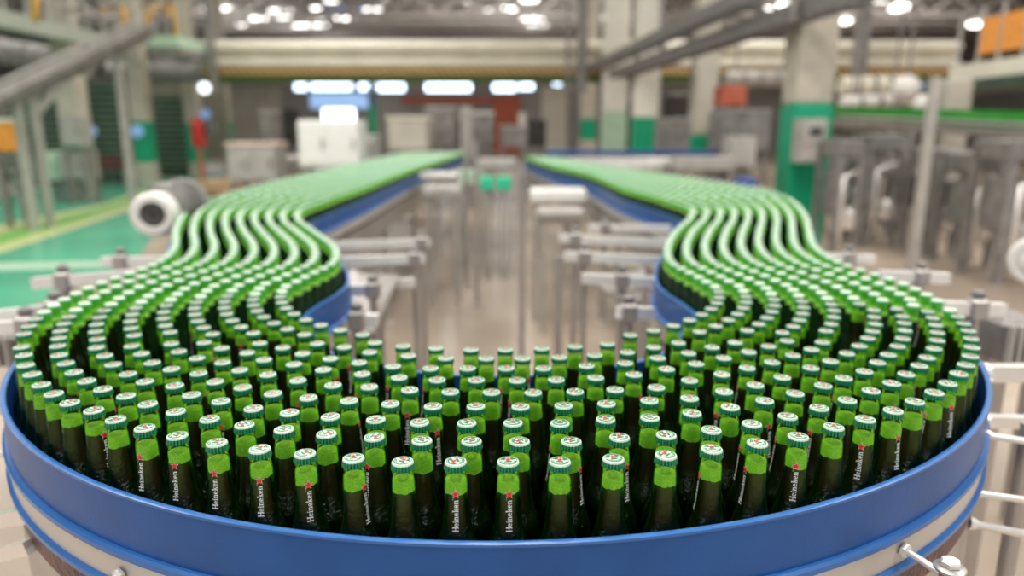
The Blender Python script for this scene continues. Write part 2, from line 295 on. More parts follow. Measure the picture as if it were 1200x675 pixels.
# traced ground: everything nearer than the traced region's edge
uu = 600+F*FR[:,0]/np.array([math.hypot(d,.41)*math.cos(math.atan((vpix(d)-337.5)/F)) for d in FR[:,1]])
lim = np.where(uu > 1000, np.interp(uu, [1000,1010,1200], [398,364,360]), 400.5)
FR = FR[(dist > .046) & (vv < lim)]
W = np.concatenate([TRC, FR]); nt_ = len(TRC); W0 = W.copy()
for it in range(160):
    cell = {}
    idx = np.floor(W/.065).astype(int)
    for i,(a,b) in enumerate(idx): cell.setdefault((a,b), []).append(i)
    push = np.zeros_like(W); 
    for i in range(len(W)):
        a,b = idx[i]
        for da in (-1,0,1):
            for db in (-1,0,1):
                for j in cell.get((a+da,b+db), ()):
                    if j <= i: continue
                    dx, dy = W[i]-W[j]; q = math.hypot(dx,dy)
                    if q < .0611:
                        m = (.0612-q)/max(q,1e-6)*.5
                        if j >= nt_ and i < nt_: push[j] -= (2*dx*m, 2*dy*m)
                        else:
                            push[i] += (dx*m,dy*m); push[j] -= (dx*m,dy*m)
    push[:nt_] = 0 if it < 150 else push[:nt_]*.3
    W += push*.85
    for i in range(nt_, len(W)):
        x, y = W[i]
        if y >= 1.9:
            if x < 0: x = min(max(x, crom(LOUT,y)), crom(LIN,y))
            else: x = max(min(x, crom(ROUT,y)), crom(RIN,y))
            W[i,0] = x
        else:
            rx, ry = x-CX, y-CY; q = math.hypot(rx,ry); t = min(max(q,RI),RO)
            W[i] = (CX+rx/q*t, CY+ry/q*t)
    if np.abs(push).max() < 1e-4: break
ok = np.ones(len(W), bool)
for i in range(len(W)):
    d2 = ((W[:i]-W[i])**2).sum(1)
    if i and ((d2 < .0600**2) & ok[:i]).any(): ok[i] = False
print('near bottles', ok.sum(), 'dropped', (~ok).sum())
rot = {}
for i, t in enumerate(TR):
    if len(t) > 2: rot[i] = t[2]
near = []
for i in range(len(W)):
    if not ok[i]: continue
    x, y = W[i]; face = math.degrees(math.atan2(-y,-x))+90
    an = rot.get(i)
    if an is None:
        an = random.uniform(105,255) if i < nt_ else random.choice([random.uniform(-180,180), random.uniform(100,260)])
    near.append((math.hypot(x,y), x, y, face+an, ((an+180)%360)-180))
near.sort()
indiv, rest = near[:300], near[300:]
far = []
rows = 0; d = 4.27
while d < 12.4:
    for (O_, I_, dm) in ((LOUT,LIN,12.4),(RIN,ROUT,10.5)):
        if d > dm: continue
        a, b = crom(O_,d), crom(I_,d); n = max(2, int((b-a)/.068)+1); 
        for k in range(n):
            x = a+(b-a)*(k+(.5 if rows%2 else 0))/(n-1)
            if x <= b+.001: far.append((min(max(x+random.uniform(-.002,.002), a), b), d+random.uniform(-.003,.003)))
    rows += 1; d += .062
print('rest', len(rest), 'far', len(far))
# ---------------------------------------------------------------- one beer bottle, base at z = 0, cap top at .24
PROF = [(.0262,0),(.0296,.0025),(.0302,.006),(.0302,.096),(.0297,.108),(.0280,.120),(.0252,.130),(.0221,.139),(.0198,.148),(.0181,.158),(.0167,.172),(.0155,.188),(.0147,.200),
        (.0143,.2115),(.0139,.218),(.0128,.2215),(.0128,.2235),(.0138,.2255),(.0138,.2305),(.0128,.2340)]
def rad(z):
    for (r0,z0),(r1,z1) in zip(PROF, PROF[1:]):
        if z0 <= z <= z1: return r0+(r1-r0)*(z-z0)/(z1-z0)
    return PROF[-1][0]
FOAM_B = .2005
g = MB(); g.lathe(PROF, 28, cap1=False)
def fills(fb, seed):
    rr_ = random.Random(seed); bm_ = MB(); N_ = 24
    inner = [(max(r-.0012,.001), z+(.0015 if z == 0 else 0)) for r,z in PROF if z < fb-.002]+[(rad(fb)-.0012, fb)]
    bm_.lathe(inner, N_); FT = .2172
    f2 = MB(); zs = (fb,fb+.003,.2075,.2110,.2140,FT-.001); vs = []
    dz = [rr_.uniform(-.0012,.0008) for _ in range(N_)]
    for i_, z in enumerate(zs):
        for k in range(N_):
            a = 2*math.pi*k/N_; z_ = z+(dz[k] if i_ == 0 else 0); r = rad(z_)-(.0009 if i_ == 0 else .0013); vs.append((r*math.cos(a), r*math.sin(a), z_))
    vs += [((rad(FT)-.003)*math.cos(2*math.pi*k/N_), (rad(FT)-.003)*math.sin(2*math.pi*k/N_), FT) for k in range(N_)]
    K = len(zs)+1
    f2.add(vs, [(i_*N_+k, i_*N_+(k+1)%N_, (i_+1)*N_+(k+1)%N_, (i_+1)*N_+k) for i_ in range(K-1) for k in range(N_)]+[tuple(range((K-1)*N_,K*N_))])
    return bm_, f2
bodyM, fo = fills(FOAM_B, 1)
alts = [fills(.1965, 2), fills(.2030, 3), fills(.1990, 4)]
cap = MB(); n = 63; rings = []
capprof = [(.0128,.2292,1),(.0147,.2295,1),(.0143,.2335,.9),(.0139,.2370,.3),(.0132,.2392,0),(.0122,.2398,0),(0.0110,.2396,0)]
vs = []
for r,z,fl in capprof:
    for k in range(n):
        a = 2*math.pi*k/n; rr = r+(-.0017*fl if k%3 == 0 else .0006*fl); vs.append((rr*math.cos(a), rr*math.sin(a), z))
fs = [(i*n+k, i*n+(k+1)%n, (i+1)*n+(k+1)%n, (i+1)*n+k) for i in range(len(capprof)-1) for k in range(n)]
cap.add(vs[:], fs[:3*n], 0); cap.f = []; cap.m = []; cap.v = vs
cap.f = fs+[tuple(range(6*n, 7*n))]; cap.m = [0]*(3*n)+[1]*(3*n)+[1]
# --- flat shapes used by the prints
def star(cx, cy, r, inner=.42, rot0=90):
    p = []
    for k in range(10):
        q = r if k%2 == 0 else r*inner; a = R(rot0+36*k); p.append((cx+q*math.cos(a), cy+q*math.sin(a)))
    return p
# serif lettering: each glyph is a list of quads in a box one unit high
def q(x0,y0,x1,y1): return [(x0,y0),(x1,y0),(x1,y1),(x0,y1)]
def arcstrip(cx,cy,rx,ry,w,a0,a1,n=10):
    out = []
    for k in range(n):
        a, b = R(a0+(a1-a0)*k/n), R(a0+(a1-a0)*(k+1)/n)
        out.append([(cx+(rx-w)*math.cos(a),cy+(ry-w*.7)*math.sin(a)),(cx+rx*math.cos(a),cy+ry*math.sin(a)),(cx+rx*math.cos(b),cy+ry*math.sin(b)),(cx+(rx-w)*math.cos(b),cy+(ry-w*.7)*math.sin(b))])
    return out
def GH(): return [q(.06,0,.24,1),q(.56,0,.74,1),q(.2,.44,.6,.58),q(0,0,.3,.09),q(0,.91,.3,1),q(.5,0,.8,.09),q(.5,.91,.8,1)], .84
def Ge():
    t = R(12); s = arcstrip(.27,.33,.27,.34,.14,0,312)
    s = [[(.27+(x-.27)*math.cos(t)-(y-.33)*math.sin(t)+0, .33+(x-.27)*math.sin(t)+(y-.33)*math.cos(t)) for x,y in g_] for g_ in [list(z) for z in s]+[q(.1,.28,.54,.39)]]
    return s, .58
def Gi(): return [q(.08,0,.23,.64),q(0,0,.31,.08),q(0,.57,.15,.65),q(.08,.76,.23,.93)], .35
def Gn(): return [q(.07,0,.22,.64),q(0,0,.29,.08),q(0,.57,.15,.65),q(.42,0,.57,.45),q(.35,0,.64,.08)]+arcstrip(.36,.42,.21,.24,.14,0,165,8), .68
def Gk(): return [q(.07,0,.22,1),q(0,0,.29,.08),q(0,.92,.15,1),[(.2,.26),(.2,.38),(.44,.62),(.56,.62)],[(.26,.36),(.40,.42),(.62,.04),(.44,.04)],q(.36,0,.66,.08),q(.36,.57,.62,.65)], .68
def word(glyphs):
    x = 0; out = []
    for gfn in glyphs:
        s, w = gfn(); out += [[(x+a,b) for a,b in g_] for g_ in s]; x += w
    return out, x-.04
HK, HKW = word([GH,Ge,Gi,Gn,Ge,Gk,Ge,Gn])
def on_neck(poly, lift=.0004):
    # poly in metres: (s along circumference, z); wraps on the neck, facing -Y
    out = []
    for s, z in poly:
        r = rad(z)+lift; a = s/r; out.append((r*math.sin(a), -r*math.cos(a), z))
    return out
pr = MB(); TX0, TX1 = .1515, .1935; sc = (TX1-TX0)/HKW; hgt = .0078; ysc = hgt
for poly in HK:
    p = [(-(b-.42)*ysc, TX0+a*sc) for a,b in poly]      # reads upward
    # fine columns so the strokes follow the glass
    pr.add(on_neck(p), [tuple(range(len(p)))], 0)
# small registered mark
for poly in arcstrip(0,0,.0006,.0006,.0003,0,360,8):
    pr.add(on_neck([(-.0035+a,TX1+.0006+b) for a,b in poly]), [(0,1,2,3)], 0)
def starmesh(mb, r, zc, mi, lift):
    pts = [(0,0)]+star(0,0,r); v = on_neck([(a, zc+b) for a,b in pts], lift)
    mb.add(v, [(0,1+k,1+(k+1)%10) for k in range(10)], mi)
st = MB(); starmesh(st, .0066, .2012, 0, .0004); starmesh(st, .0056, .2012, 1, .0007)
# crown cap print: ring lettering, banner and star
cp = MB(); Z0 = .2399
def ringpoly(mb, r0, r1, a0, a1, z, mi, n=16):
    for k in range(n):
        a, b = R(a0+(a1-a0)*k/n), R(a0+(a1-a0)*(k+1)/n)
        mb.add([(r0*math.cos(a),r0*math.sin(a),z),(r1*math.cos(a),r1*math.sin(a),z),(r1*math.cos(b),r1*math.sin(b),z),(r0*math.cos(b),r0*math.sin(b),z)], [(0,1,2,3)], mi)
ringpoly(cp, .0109, .0115, 0, 360, Z0+.0001, 0, 32)
ringpoly(cp, .0076, .0107, 188, 352, Z0+.0001, 0, 16)
ringpoly(cp, .0050, .0080, 20, 62, Z0+.0001, 0, 5); ringpoly(cp, .0050, .0080, 118, 160, Z0+.0001, 0, 5)
ringpoly(cp, .0084, .0100, 14, 166, Z0+.0001, 0, 14)
x = 0
for poly in HK:                                        # word laid on the lower arc, white on green
    pp = []
    for a, b in poly:
        an = R(202+(136)*(a/HKW)); rr = .0086+b*.0018; rr = .0104-(1-b)*.0018
        rr = .0103-(1-b)*.0018; pp.append((rr*math.cos(an), rr*math.sin(an), Z0+.0002))
    # letters stand with their feet outward on the lower arc
    pp = [(math.copysign(1,1)*px, py, pz) for px,py,pz in pp]
    cp.add(pp, [tuple(range(len(pp)))], 1)
cp.add([(x_,y_,Z0+.0001) for x_,y_ in [(-.0048,-.0042),(.0048,-.0042),(.0048,-.0012),(-.0048,-.0012)]], [(0,1,2,3)], 0)
cs = MB(); pts = [(0,.0026)]+star(0,.0026,.0050)
cs.add([(a,b,Z0+.0003) for a,b in pts], [(0,1+k,1+(k+1)%10) for k in range(10)], 0)
def ordinal(n):
    ones = ['','first','second','third','fourth','fifth','sixth','seventh','eighth','ninth','tenth','eleventh','twelfth','thirteenth','fourteenth','fifteenth','sixteenth','seventeenth','eighteenth','nineteenth']
    tens = {20:'twent',30:'thirt',40:'fort',50:'fift'}
    if n < 20: return ones[n]
    t = n//10*10
    return tens[t]+'ieth' if n == t else tens[t]+'y-'+ones[n-t]
# rows counted from the blue guard inwards, bottles counted from the left end of each row
rowsd = {}
for i, (dd, x, y, rz, an) in enumerate(indiv):
    r = math.hypot(x-CX, y-CY) if y < CY else (abs(x-CX))
    k = max(0, min(8, int(round((RO-r)/.0655)))); a = math.atan2(y-CY, x-CX)
    a = a if a < math.pi/2 else a-2*math.pi
    rowsd.setdefault(k, []).append((a, i))
lab = {}
for k, l in rowsd.items():
    for j, (a, i) in enumerate(sorted(l)):
        an = abs(indiv[i][4]); side = 'showing its red star' if an < 30 else ('with red star turned '+('right' if indiv[i][4] > 0 else 'left') if an < 80 else 'with plain neck showing')
        lab[i] = f"green beer bottle {side}, {ordinal(j+1)} from left, {ordinal(k+1)} row behind front guard"
proto = thing('beer_bottle', lab[0], 'bottle', group='beer bottles on the front bend of the conveyor')
gb = g.build('glass_body', 'glass', proto, smooth=True)
be = bodyM.build('beer', 'beer', proto, smooth=True, auto=60)
fm = fo.build('foam_head', 'foam', proto, smooth=True, auto=60)
cc = cap.build('crown_cap', ['cap_green','cap_white'], proto, smooth=True, auto=9)
c1 = cp.build('cap_print', ['cap_green','cap_white'], cc); c2 = cs.build('cap_star', 'red_star', cc)
np_ = pr.build('neck_lettering', 'white_print', proto); ns = st.build('neck_star', ['white_print','red_star'], proto)
c2['label'] = 'red star on the cap'; ns['label'] = 'red star edged in white'
altm = []
for a_, b_ in alts:
    o1 = a_.build('beer','beer',None,smooth=True,auto=60); o2 = b_.build('foam_head','foam',None,smooth=True,auto=60); altm.append((o1.data,o2.data)); bpy.data.objects.remove(o1); bpy.data.objects.remove(o2)
kids = [gb, be, fm, cc, np_, ns]
GAP = .0008
for i, (dd, x, y, rz, an) in enumerate(indiv):
    if i == 0: o = proto
    else:
        o = proto.copy(); C.objects.link(o); o['label'] = lab[i]
        pick = random.choice([None]+altm)
        for ch in kids:
            c = ch.copy(); C.objects.link(c); c.parent = o
            if pick and ch is be: c.data = pick[0]
            if pick and ch is fm: c.data = pick[1]
            if ch is cc:
                for s_ in (c1, c2):
                    e = s_.copy(); C.objects.link(e); e.parent = c
                c.rotation_euler[2] = random.uniform(0, 6.28) - R(rz)
                # most caps show their star at the top, as the line leaves the crowner
                if random.random() < .75: c.rotation_euler[2] = R(random.uniform(-35,35)) - R(rz)
    o.location = (x, y, BED+GAP); o.rotation_euler[2] = R(rz)
# ---------------------------------------------------------------- everything further up the line: one countless mass
def mass(points, level):
    seg = 14 if level == 0 else 8
    t = MB()
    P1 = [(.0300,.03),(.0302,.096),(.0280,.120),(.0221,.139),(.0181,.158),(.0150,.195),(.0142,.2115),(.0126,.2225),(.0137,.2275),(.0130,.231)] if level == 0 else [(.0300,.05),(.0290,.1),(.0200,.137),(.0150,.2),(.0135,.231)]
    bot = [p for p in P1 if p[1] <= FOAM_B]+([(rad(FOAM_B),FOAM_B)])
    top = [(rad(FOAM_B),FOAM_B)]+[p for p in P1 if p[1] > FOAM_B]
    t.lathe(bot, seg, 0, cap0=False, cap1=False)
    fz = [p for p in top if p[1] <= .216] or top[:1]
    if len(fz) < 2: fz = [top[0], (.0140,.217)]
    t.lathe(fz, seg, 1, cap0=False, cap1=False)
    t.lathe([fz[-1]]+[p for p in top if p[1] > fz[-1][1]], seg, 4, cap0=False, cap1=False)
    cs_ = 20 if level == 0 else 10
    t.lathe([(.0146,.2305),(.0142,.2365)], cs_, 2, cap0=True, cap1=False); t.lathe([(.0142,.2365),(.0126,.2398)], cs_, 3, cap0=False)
    if level == 0:
        for k in range(5):
            a = 2*math.pi*k/5
        sp = star(0,.002,.0036); b0 = [(0,.002,.2402)]+[(a,b,.2402) for a,b in sp]
        t.add(b0, [(0,1+k,1+(k+1)%10) for k in range(10)], 5)
    V = np.array(t.v); out = MB(); nv = len(V)
    allv = []; F_ = []; MI = []
    for i, p in enumerate(points):
        a = p[2]; ca, sa = math.cos(a), math.sin(a)
        w = np.empty_like(V); w[:,0] = V[:,0]*ca-V[:,1]*sa+p[0]; w[:,1] = V[:,0]*sa+V[:,1]*ca+p[1]; w[:,2] = V[:,2]+BED+GAP
        allv.append(w); F_ += [tuple(q_+i*nv for q_ in f) for f in t.f]; MI += t.m
    return np.concatenate(allv).tolist(), F_, MI
stf = MB()
v1, f1, m1 = mass([(p[1],p[2],R(random.uniform(-40,40))) for p in rest], 0)
v2, f2, m2 = mass([(p[0],p[1],0) for p in far], 1)
stf.v = v1+v2; stf.f = f1+[tuple(len(v1)+q_ for q_ in f) for f in f2]; stf.m = m1+m2
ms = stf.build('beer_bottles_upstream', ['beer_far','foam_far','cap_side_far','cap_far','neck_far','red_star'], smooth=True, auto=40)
tag(ms, 'dense lanes of capped green beer bottles filling both legs of conveyor behind the bend', 'bottles', kind='stuff')
# ---------------------------------------------------------------- the conveyor table itself
conv = thing('bottle_conveyor', 'U-shaped bottle conveyor with blue plastic guards and steel sides', 'conveyor', (CX, CY, 0))
def sweep(path, prof, name, m, parent, closed=True, smooth=True):
    mb = MB(); n = len(prof); vs = []
    for x, y, nx, ny in path:
        for o_, z in prof: vs.append((x+nx*o_, y+ny*o_, z))
    fs = []; K = n if closed else n-1
    for i in range(len(path)-1):
        for k in range(K):
            j = (k+1) % n; fs.append((i*n+k, i*n+j, (i+1)*n+j, (i+1)*n+k))
    if closed: fs += [tuple(range(n)), tuple(range(len(vs)-1, len(vs)-n-1, -1))]
    mb.add(vs, fs); return mb.build(name, m, parent, smooth=smooth, auto=35)
GT = CAPZ-.080
outer = wall_path('out', RO, .0322, 12.6); inner_ = wall_path('in', RI, .0322, 12.6)
front = outer[:]   # whole outer wall
ob = sweep(outer, [(0,GT-.086),(.007,GT-.086),(.007,GT-.004),(0,GT-.004)], 'outer_guard', 'blue', conv)
sweep(outer, [(-.001,GT-.005),(.0085,GT-.005),(.0085,GT-.0012),(.006,GT),(.0015,GT),(-.001,GT-.0012)], 'guard_lip', 'blue_edge', ob)
sweep(outer, [(.0,GT-.1),(.012,GT-.1),(.016,GT-.097),(.016,GT-.089),(.012,GT-.085),(.0,GT-.085)], 'guard_ridge', 'blue_edge', ob)
sweep(outer, [(0,GT-.141),(.010,GT-.141),(.010,GT-.100),(0,GT-.100)], 'steel_side_band', 'band', conv)
sweep(outer, [(0,GT-.157),(.012,GT-.157),(.017,GT-.153),(.017,GT-.145),(.012,GT-.141),(0,GT-.141)], 'lower_blue_strip', 'blue_edge', conv)
sweep(outer, [(.001,GT-.206),(.006,GT-.206),(.006,GT-.160),(.001,GT-.160)], 'chain_edge', 'brown', conv)
sweep(outer, [(-.03,GT-.46),(.004,GT-.46),(.004,GT-.208),(-.03,GT-.208)], 'lower_side_panel', 'steel', conv)
ib = sweep(inner_, [(0,GT-.086),(.007,GT-.086),(.007,GT-.004),(0,GT-.004)], 'inner_guard', 'blue', conv)
sweep(inner_, [(-.001,GT-.005),(.0085,GT-.005),(.0085,GT-.0012),(.006,GT),(.0015,GT),(-.001,GT-.0012)], 'guard_lip', 'blue_edge', ib)
sweep(inner_, [(.0,GT-.1),(.012,GT-.1),(.016,GT-.097),(.016,GT-.089),(.012,GT-.085),(.0,GT-.085)], 'guard_ridge', 'blue_edge', ib)
sweep(inner_, [(0,GT-.15),(.010,GT-.15),(.010,GT-.100),(0,GT-.100)], 'steel_side_band', 'band', conv)
sweep(inner_, [(-.03,GT-.33),(-.006,GT-.33),(-.006,GT-.15),(-.03,GT-.15)], 'lower_side_panel', 'steel', conv)
# bed between the walls (both walls sampled with matching stations)
mb = MB(); st_ = []
ds = [1.9+.1*i for i in range(0, 106)]
for d in reversed(ds): st_.append(((crom(LOUT,d)-.03,d),(crom(LIN,d)+.03,d)))
for k in range(1,72):
    a = math.pi*k/72; c_, s_ = math.cos(a), math.sin(a); st_.append(((CX-(RO+.031)*c_, CY-(RO+.031)*s_),(CX-(RI-.031)*c_, CY-(RI-.031)*s_)))
for d in [x_ for x_ in ds if x_ <= 10.6]: st_.append(((crom(ROUT,d)+.03,d),(crom(RIN,d)-.03,d)))
vs = [];  
for (a, b) in st_: vs += [(a[0],a[1],BED),(b[0],b[1],BED),(b[0],b[1],BED-.02),(a[0],a[1],BED-.02)]
fs = []
for i in range(len(st_)-1):
    for k in range(4): j = (k+1)%4; fs.append((i*4+k, i*4+j, i*4+4+j, i*4+4+k))
mb.add(vs, fs); mb.build('chain_bed', 'bed', conv)
# floor legs and cross members under both legs of the U
for d in (2.3, 3.4, 4.6, 6.0, 7.6, 9.4):
    for L_, R_ in ((LOUT,LIN),(RIN,ROUT)):
        for q_, s_ in ((crom(L_,d),1),(crom(R_,d),-1)):
            lb = MB(); x_ = q_+s_*.02
            lb.bar((x_,d,.02),(x_,d,BED-.02),.045); lb.lathe([(.045,0),(.045,.012),(.02,.03)],16,c=(x_,d,0)); lb.build('leg', 'steel', conv)
        cb = MB(); cb.bar((crom(L_,d),d,.45),(crom(R_,d),d,.45),.04); cb.build('cross_member','steel',conv)
for a in (20, 55, 90, 125, 160):
    for r_ in (RO-.06, RI+.06):
        x_, y_ = CX-r_*math.cos(R(a)), CY-r_*math.sin(R(a)); lb = MB()
        lb.bar((x_,y_,.02),(x_,y_,BED-.02),.045); lb.lathe([(.045,0),(.045,.012),(.02,.03)],16,c=(x_,y_,0)); lb.build('leg', 'steel', conv)
# bright tie rods and bolts poking out under the front guard
def rod(p, q_, r_, head, label):
    t = thing('guard_tie_rod', label, 'rod', tuple(p), group=None)
    b = MB(); b.tube([p,q_], r_, 14); b.build('rod', 'bright_steel', t, smooth=True, auto=40)
    c = MB(); dv = (Vector(q_)-Vector(p)).normalized(); c.lathe([(r_*2.1,0),(r_*2.1,.006),(r_*1.2,.009)], 6, c=p, axis=dv); c.build('nut', 'bright_steel', t)
    if head:
        h = MB(); h.tube([Vector(q_)+Vector((0,0,-.055)), Vector(q_)+Vector((0,0,.012))], .0125, 16)
        h.lathe([(.019,.012),(.021,.014),(.021,.017),(.018,.019)], 20, c=q_); hb = h.build('clamp_post', 'steel', t, smooth=True, auto=35)
        x = MB(); x.lathe([(.0125,.019),(.0135,.0205),(.0135,.026),(.0115,.0285)], 6, c=q_); x.build('hex_bolt', 'bright_steel', hb)
    return t
def wallpt(u, z):   # point on the outer guard circle below pixel column u
    best = None
    for x, y, nx, ny in outer:
        if y > 2: continue
        uu_ = 600+F*x/(math.hypot(y,CAMZ-z)*math.cos(math.atan((CAMZ-z)/y)-PITCH))
        if best is None or abs(uu_-u) < best[0]: best = (abs(uu_-u), x, y, nx, ny)
    return best[1:]
zr_ = GT-.117
x,y,nx,ny = wallpt(1043, zr_); rod(Vector((x+nx*.012,y+ny*.012,zr_)), Vector((x+nx*.078,y+ny*.078,zr_-.010)), .0055, True, 'bright steel rod with hex bolt clamp below right end of front blue guard')
x,y,nx,ny = wallpt(160, zr_-.008); rod(Vector((x+nx*.012,y+ny*.012,zr_-.008)), Vector((x+nx*.09-.0,y+ny*.09,zr_-.02)), .0055, False, 'bright steel rod end poking out below left part of front blue guard')
# ---------------------------------------------------------------- support arms beside the conveyor
def arm(p, q_, post_at, label, floor=False, w=.028, diag=False, group=None):
    p = Vector(p); q_ = Vector(q_); t = thing('guard_rail_arm', label, 'support arm', tuple(p), group=group)
    b = MB(); b.bar(p, q_, w, w*1.3); b.build('arm_bar', 'arm_white', t)
    m_ = p.lerp(q_, post_at); c = MB(); c.cbox(m_, (.05,.05,.06), bev=.006); cb = c.build('clamp_block', 'steel', t)
    k = MB(); k.lathe([(.012,.03),(.018,.034),(.018,.05),(.008,.056)], 12, c=m_); k.build('clamp_knob', 'grey', cb, smooth=True, auto=40)
    d_ = MB(); d_.tube([m_+Vector((0,0,-.35)) if not floor else Vector((m_.x,m_.y,.0)), m_], .014, 12); d_.build('post', 'steel', t, smooth=True, auto=40)
    return t
IN_L = [((386,288,3.45),(503,284,3.35),.93,True),((390,306,3.0),(497,303,2.95),.9,True),((398,340,2.5),(442,340,2.45),.9,False),((440,334,2.9),(486,331,2.9),.1,False),((408,375,2.1),(443,375,2.1),.3,False)]
words_l = ['uppermost of the long pale arms inside left bend, with round clamp at its end','second long pale steel arm inside left bend, below the clamped one','short pale steel arm just beside inner left guard','short floating-looking steel arm end beyond the two long left arms','lowest short steel arm inside left bend near front bottles']
words_l[3] = 'short steel arm tip beyond the stub beside inner left guard'
for (a,b,pp,fl),l in zip(IN_L, words_l): arm(at(*a), at(*b), pp, l, fl)
IN_R = [((786,268,3.7),(690,267,3.7),.8,False),((780,285,3.3),(655,279,3.3),.85,True),((778,306,2.95),(661,300,2.9),.8,True),((775,331,2.6),(682,326,2.6),.5,False),((765,367,2.15),(724,366,2.1),.7,True)]
words_r = ['farthest pale steel arm inside right bend','long pale steel arm reaching farthest inwards inside right bend','broad pale steel arm, third from the back inside right bend','fourth pale steel arm from the back inside right bend','short pale steel arm lowest inside right bend, just behind front bottles']
for (a,b,pp,fl),l in zip(IN_R, words_r): arm(at(*a), at(*b), pp, l, fl)
OUT_L = [((185,320,2.3),(40,332,2.35),.75,False),((210,306,2.75),(120,307,2.75),.75,False),((75,362,2.0),(-10,372,2.0),.1,True),((60,380,1.95),(-10,385,1.95),.4,True)]
words_ol = ['white steel arm with clamp outside left guard, over the green floor','short white steel arm outside left guard below the motor','pale steel arm running off the left edge, above its twin','lower pale steel arm running off the left edge']
for (a,b,pp,fl),l in zip(OUT_L, words_ol): arm(at(*a), at(*b), pp, l, fl)
OUT_R = [((965,302,2.9),(1024,304,2.9),.5,False),((1030,323,2.45),(1111,326,2.45),.6,False),((1105,360,2.0),(1176,363,2.0),.55,False)]
words_or = ['farthest short white arm outside right guard','middle white arm with clamp outside right guard','near white arm with dark clamp outside right guard']
for (a,b,pp,fl),l in zip(OUT_R, words_or): arm(at(*a), at(*b), pp, l, fl)
# steel frame rails at both lower corners
def frame_rail(p, q_, w, label, m_='steel', round_=False):
    b = MB()
    if round_: b.tube([p,q_], w/2, 12)
    else: b.bar(p, q_, w, w*1.2)
    t = thing('side_frame_rail', label, 'frame rail', tuple(p)); b.build('rail_tube', m_, t, smooth=round_, auto=40)
    c = MB(); c.lathe([(w*.8,0),(w*.8,.012)],14,c=p,axis=(Vector(q_)-Vector(p)).normalized()); c.build('mounting_flange','bright_steel',t)
frame_rail(at(1150,437,1.55), at(1230,437,1.55), .03, 'upper pale square rail beside right end of blue guard', 'bright_steel')
frame_rail(at(1150,493,1.5), at(1230,495,1.5), .022, 'pale square rail level with middle of blue guard at right edge', 'bright_steel')
frame_rail(at(1152,509,1.3), at(1230,522,1.25), .014, 'thin bright rod sloping away right of the blue guard', 'bright_steel', True)
frame_rail(at(1138,577,1.2), at(1230,590,1.2), .013, 'upper of two thin rods low beside steel side, right corner', 'bright_steel', True)
frame_rail(at(1134,612,1.2), at(1230,632,1.2), .015, 'lower of two thin rods low beside steel side, right corner', 'bright_steel', True)
frame_rail(at(-20,612,1.2), at(34,603,1.15), .022, 'flat bright bar meeting left end of the blue guard', 'bright_steel')
frame_rail(at(-20,655,1.15), at(36,640,1.1), .020, 'lower bright bar at bottom left corner', 'bright_steel')
frame_rail(at(-30,538,1.4), at(10,530,1.4), .014, 'thin rod at left edge beside blue guard', 'bright_steel', True)
frame_rail(at(-20,475,1.6), at(6,475,1.6), .03, 'pale square rail at left edge above the thin rod', 'bright_steel')
pt = at(1197,560,1.35); b = MB(); b.tube([(pt.x,pt.y,0),(pt.x,pt.y,pt.z+.12)], .017, 14)
t = thing('stand_post','upright round steel post at right edge beside the thin rods','post',(pt.x,pt.y,0)); b.build('tube','steel',t,smooth=True,auto=40)
b = MB(); b.lathe([(.05,0),(.05,.01),(.02,.02)],16,c=(pt.x,pt.y,0)); b.build('foot','steel',t)
# side machinery close to both ends of the bend
def gear_box(u0,u1,v0,v1,d,label):
    a = at(u0,v1,d); b_ = at(u1,v0,d); t = thing('drive_unit', label, 'drive unit', (a.x,a.y,0))
    m_ = MB(); m_.cbox(((a.x+b_.x)/2,d+.12,(a.z+b_.z)/2),(abs(b_.x-a.x),.24,abs(b_.z-a.z)),bev=.02); m_.build('housing','grey',t)
    for k in range(5):
        s_ = MB(); x_ = a.x+(b_.x-a.x)*(k+.5)/5; s_.cbox((x_,d-.01,(a.z+b_.z)/2),(.012,.02,abs(b_.z-a.z)*.8)); s_.build('cooling_fin','light_grey',t)
    l_ = MB(); l_.bar(((a.x+b_.x)/2,d+.12,0),((a.x+b_.x)/2,d+.12,min(a.z,b_.z)),.06); l_.build('stand','steel',t)
gear_box(-30,14,392,432,2.0,'dark grey drive unit at left edge beside outermost bottles')
gear_box(1172,1230,376,428,2.0,'dark grey drive unit at right edge beside outermost bottles')
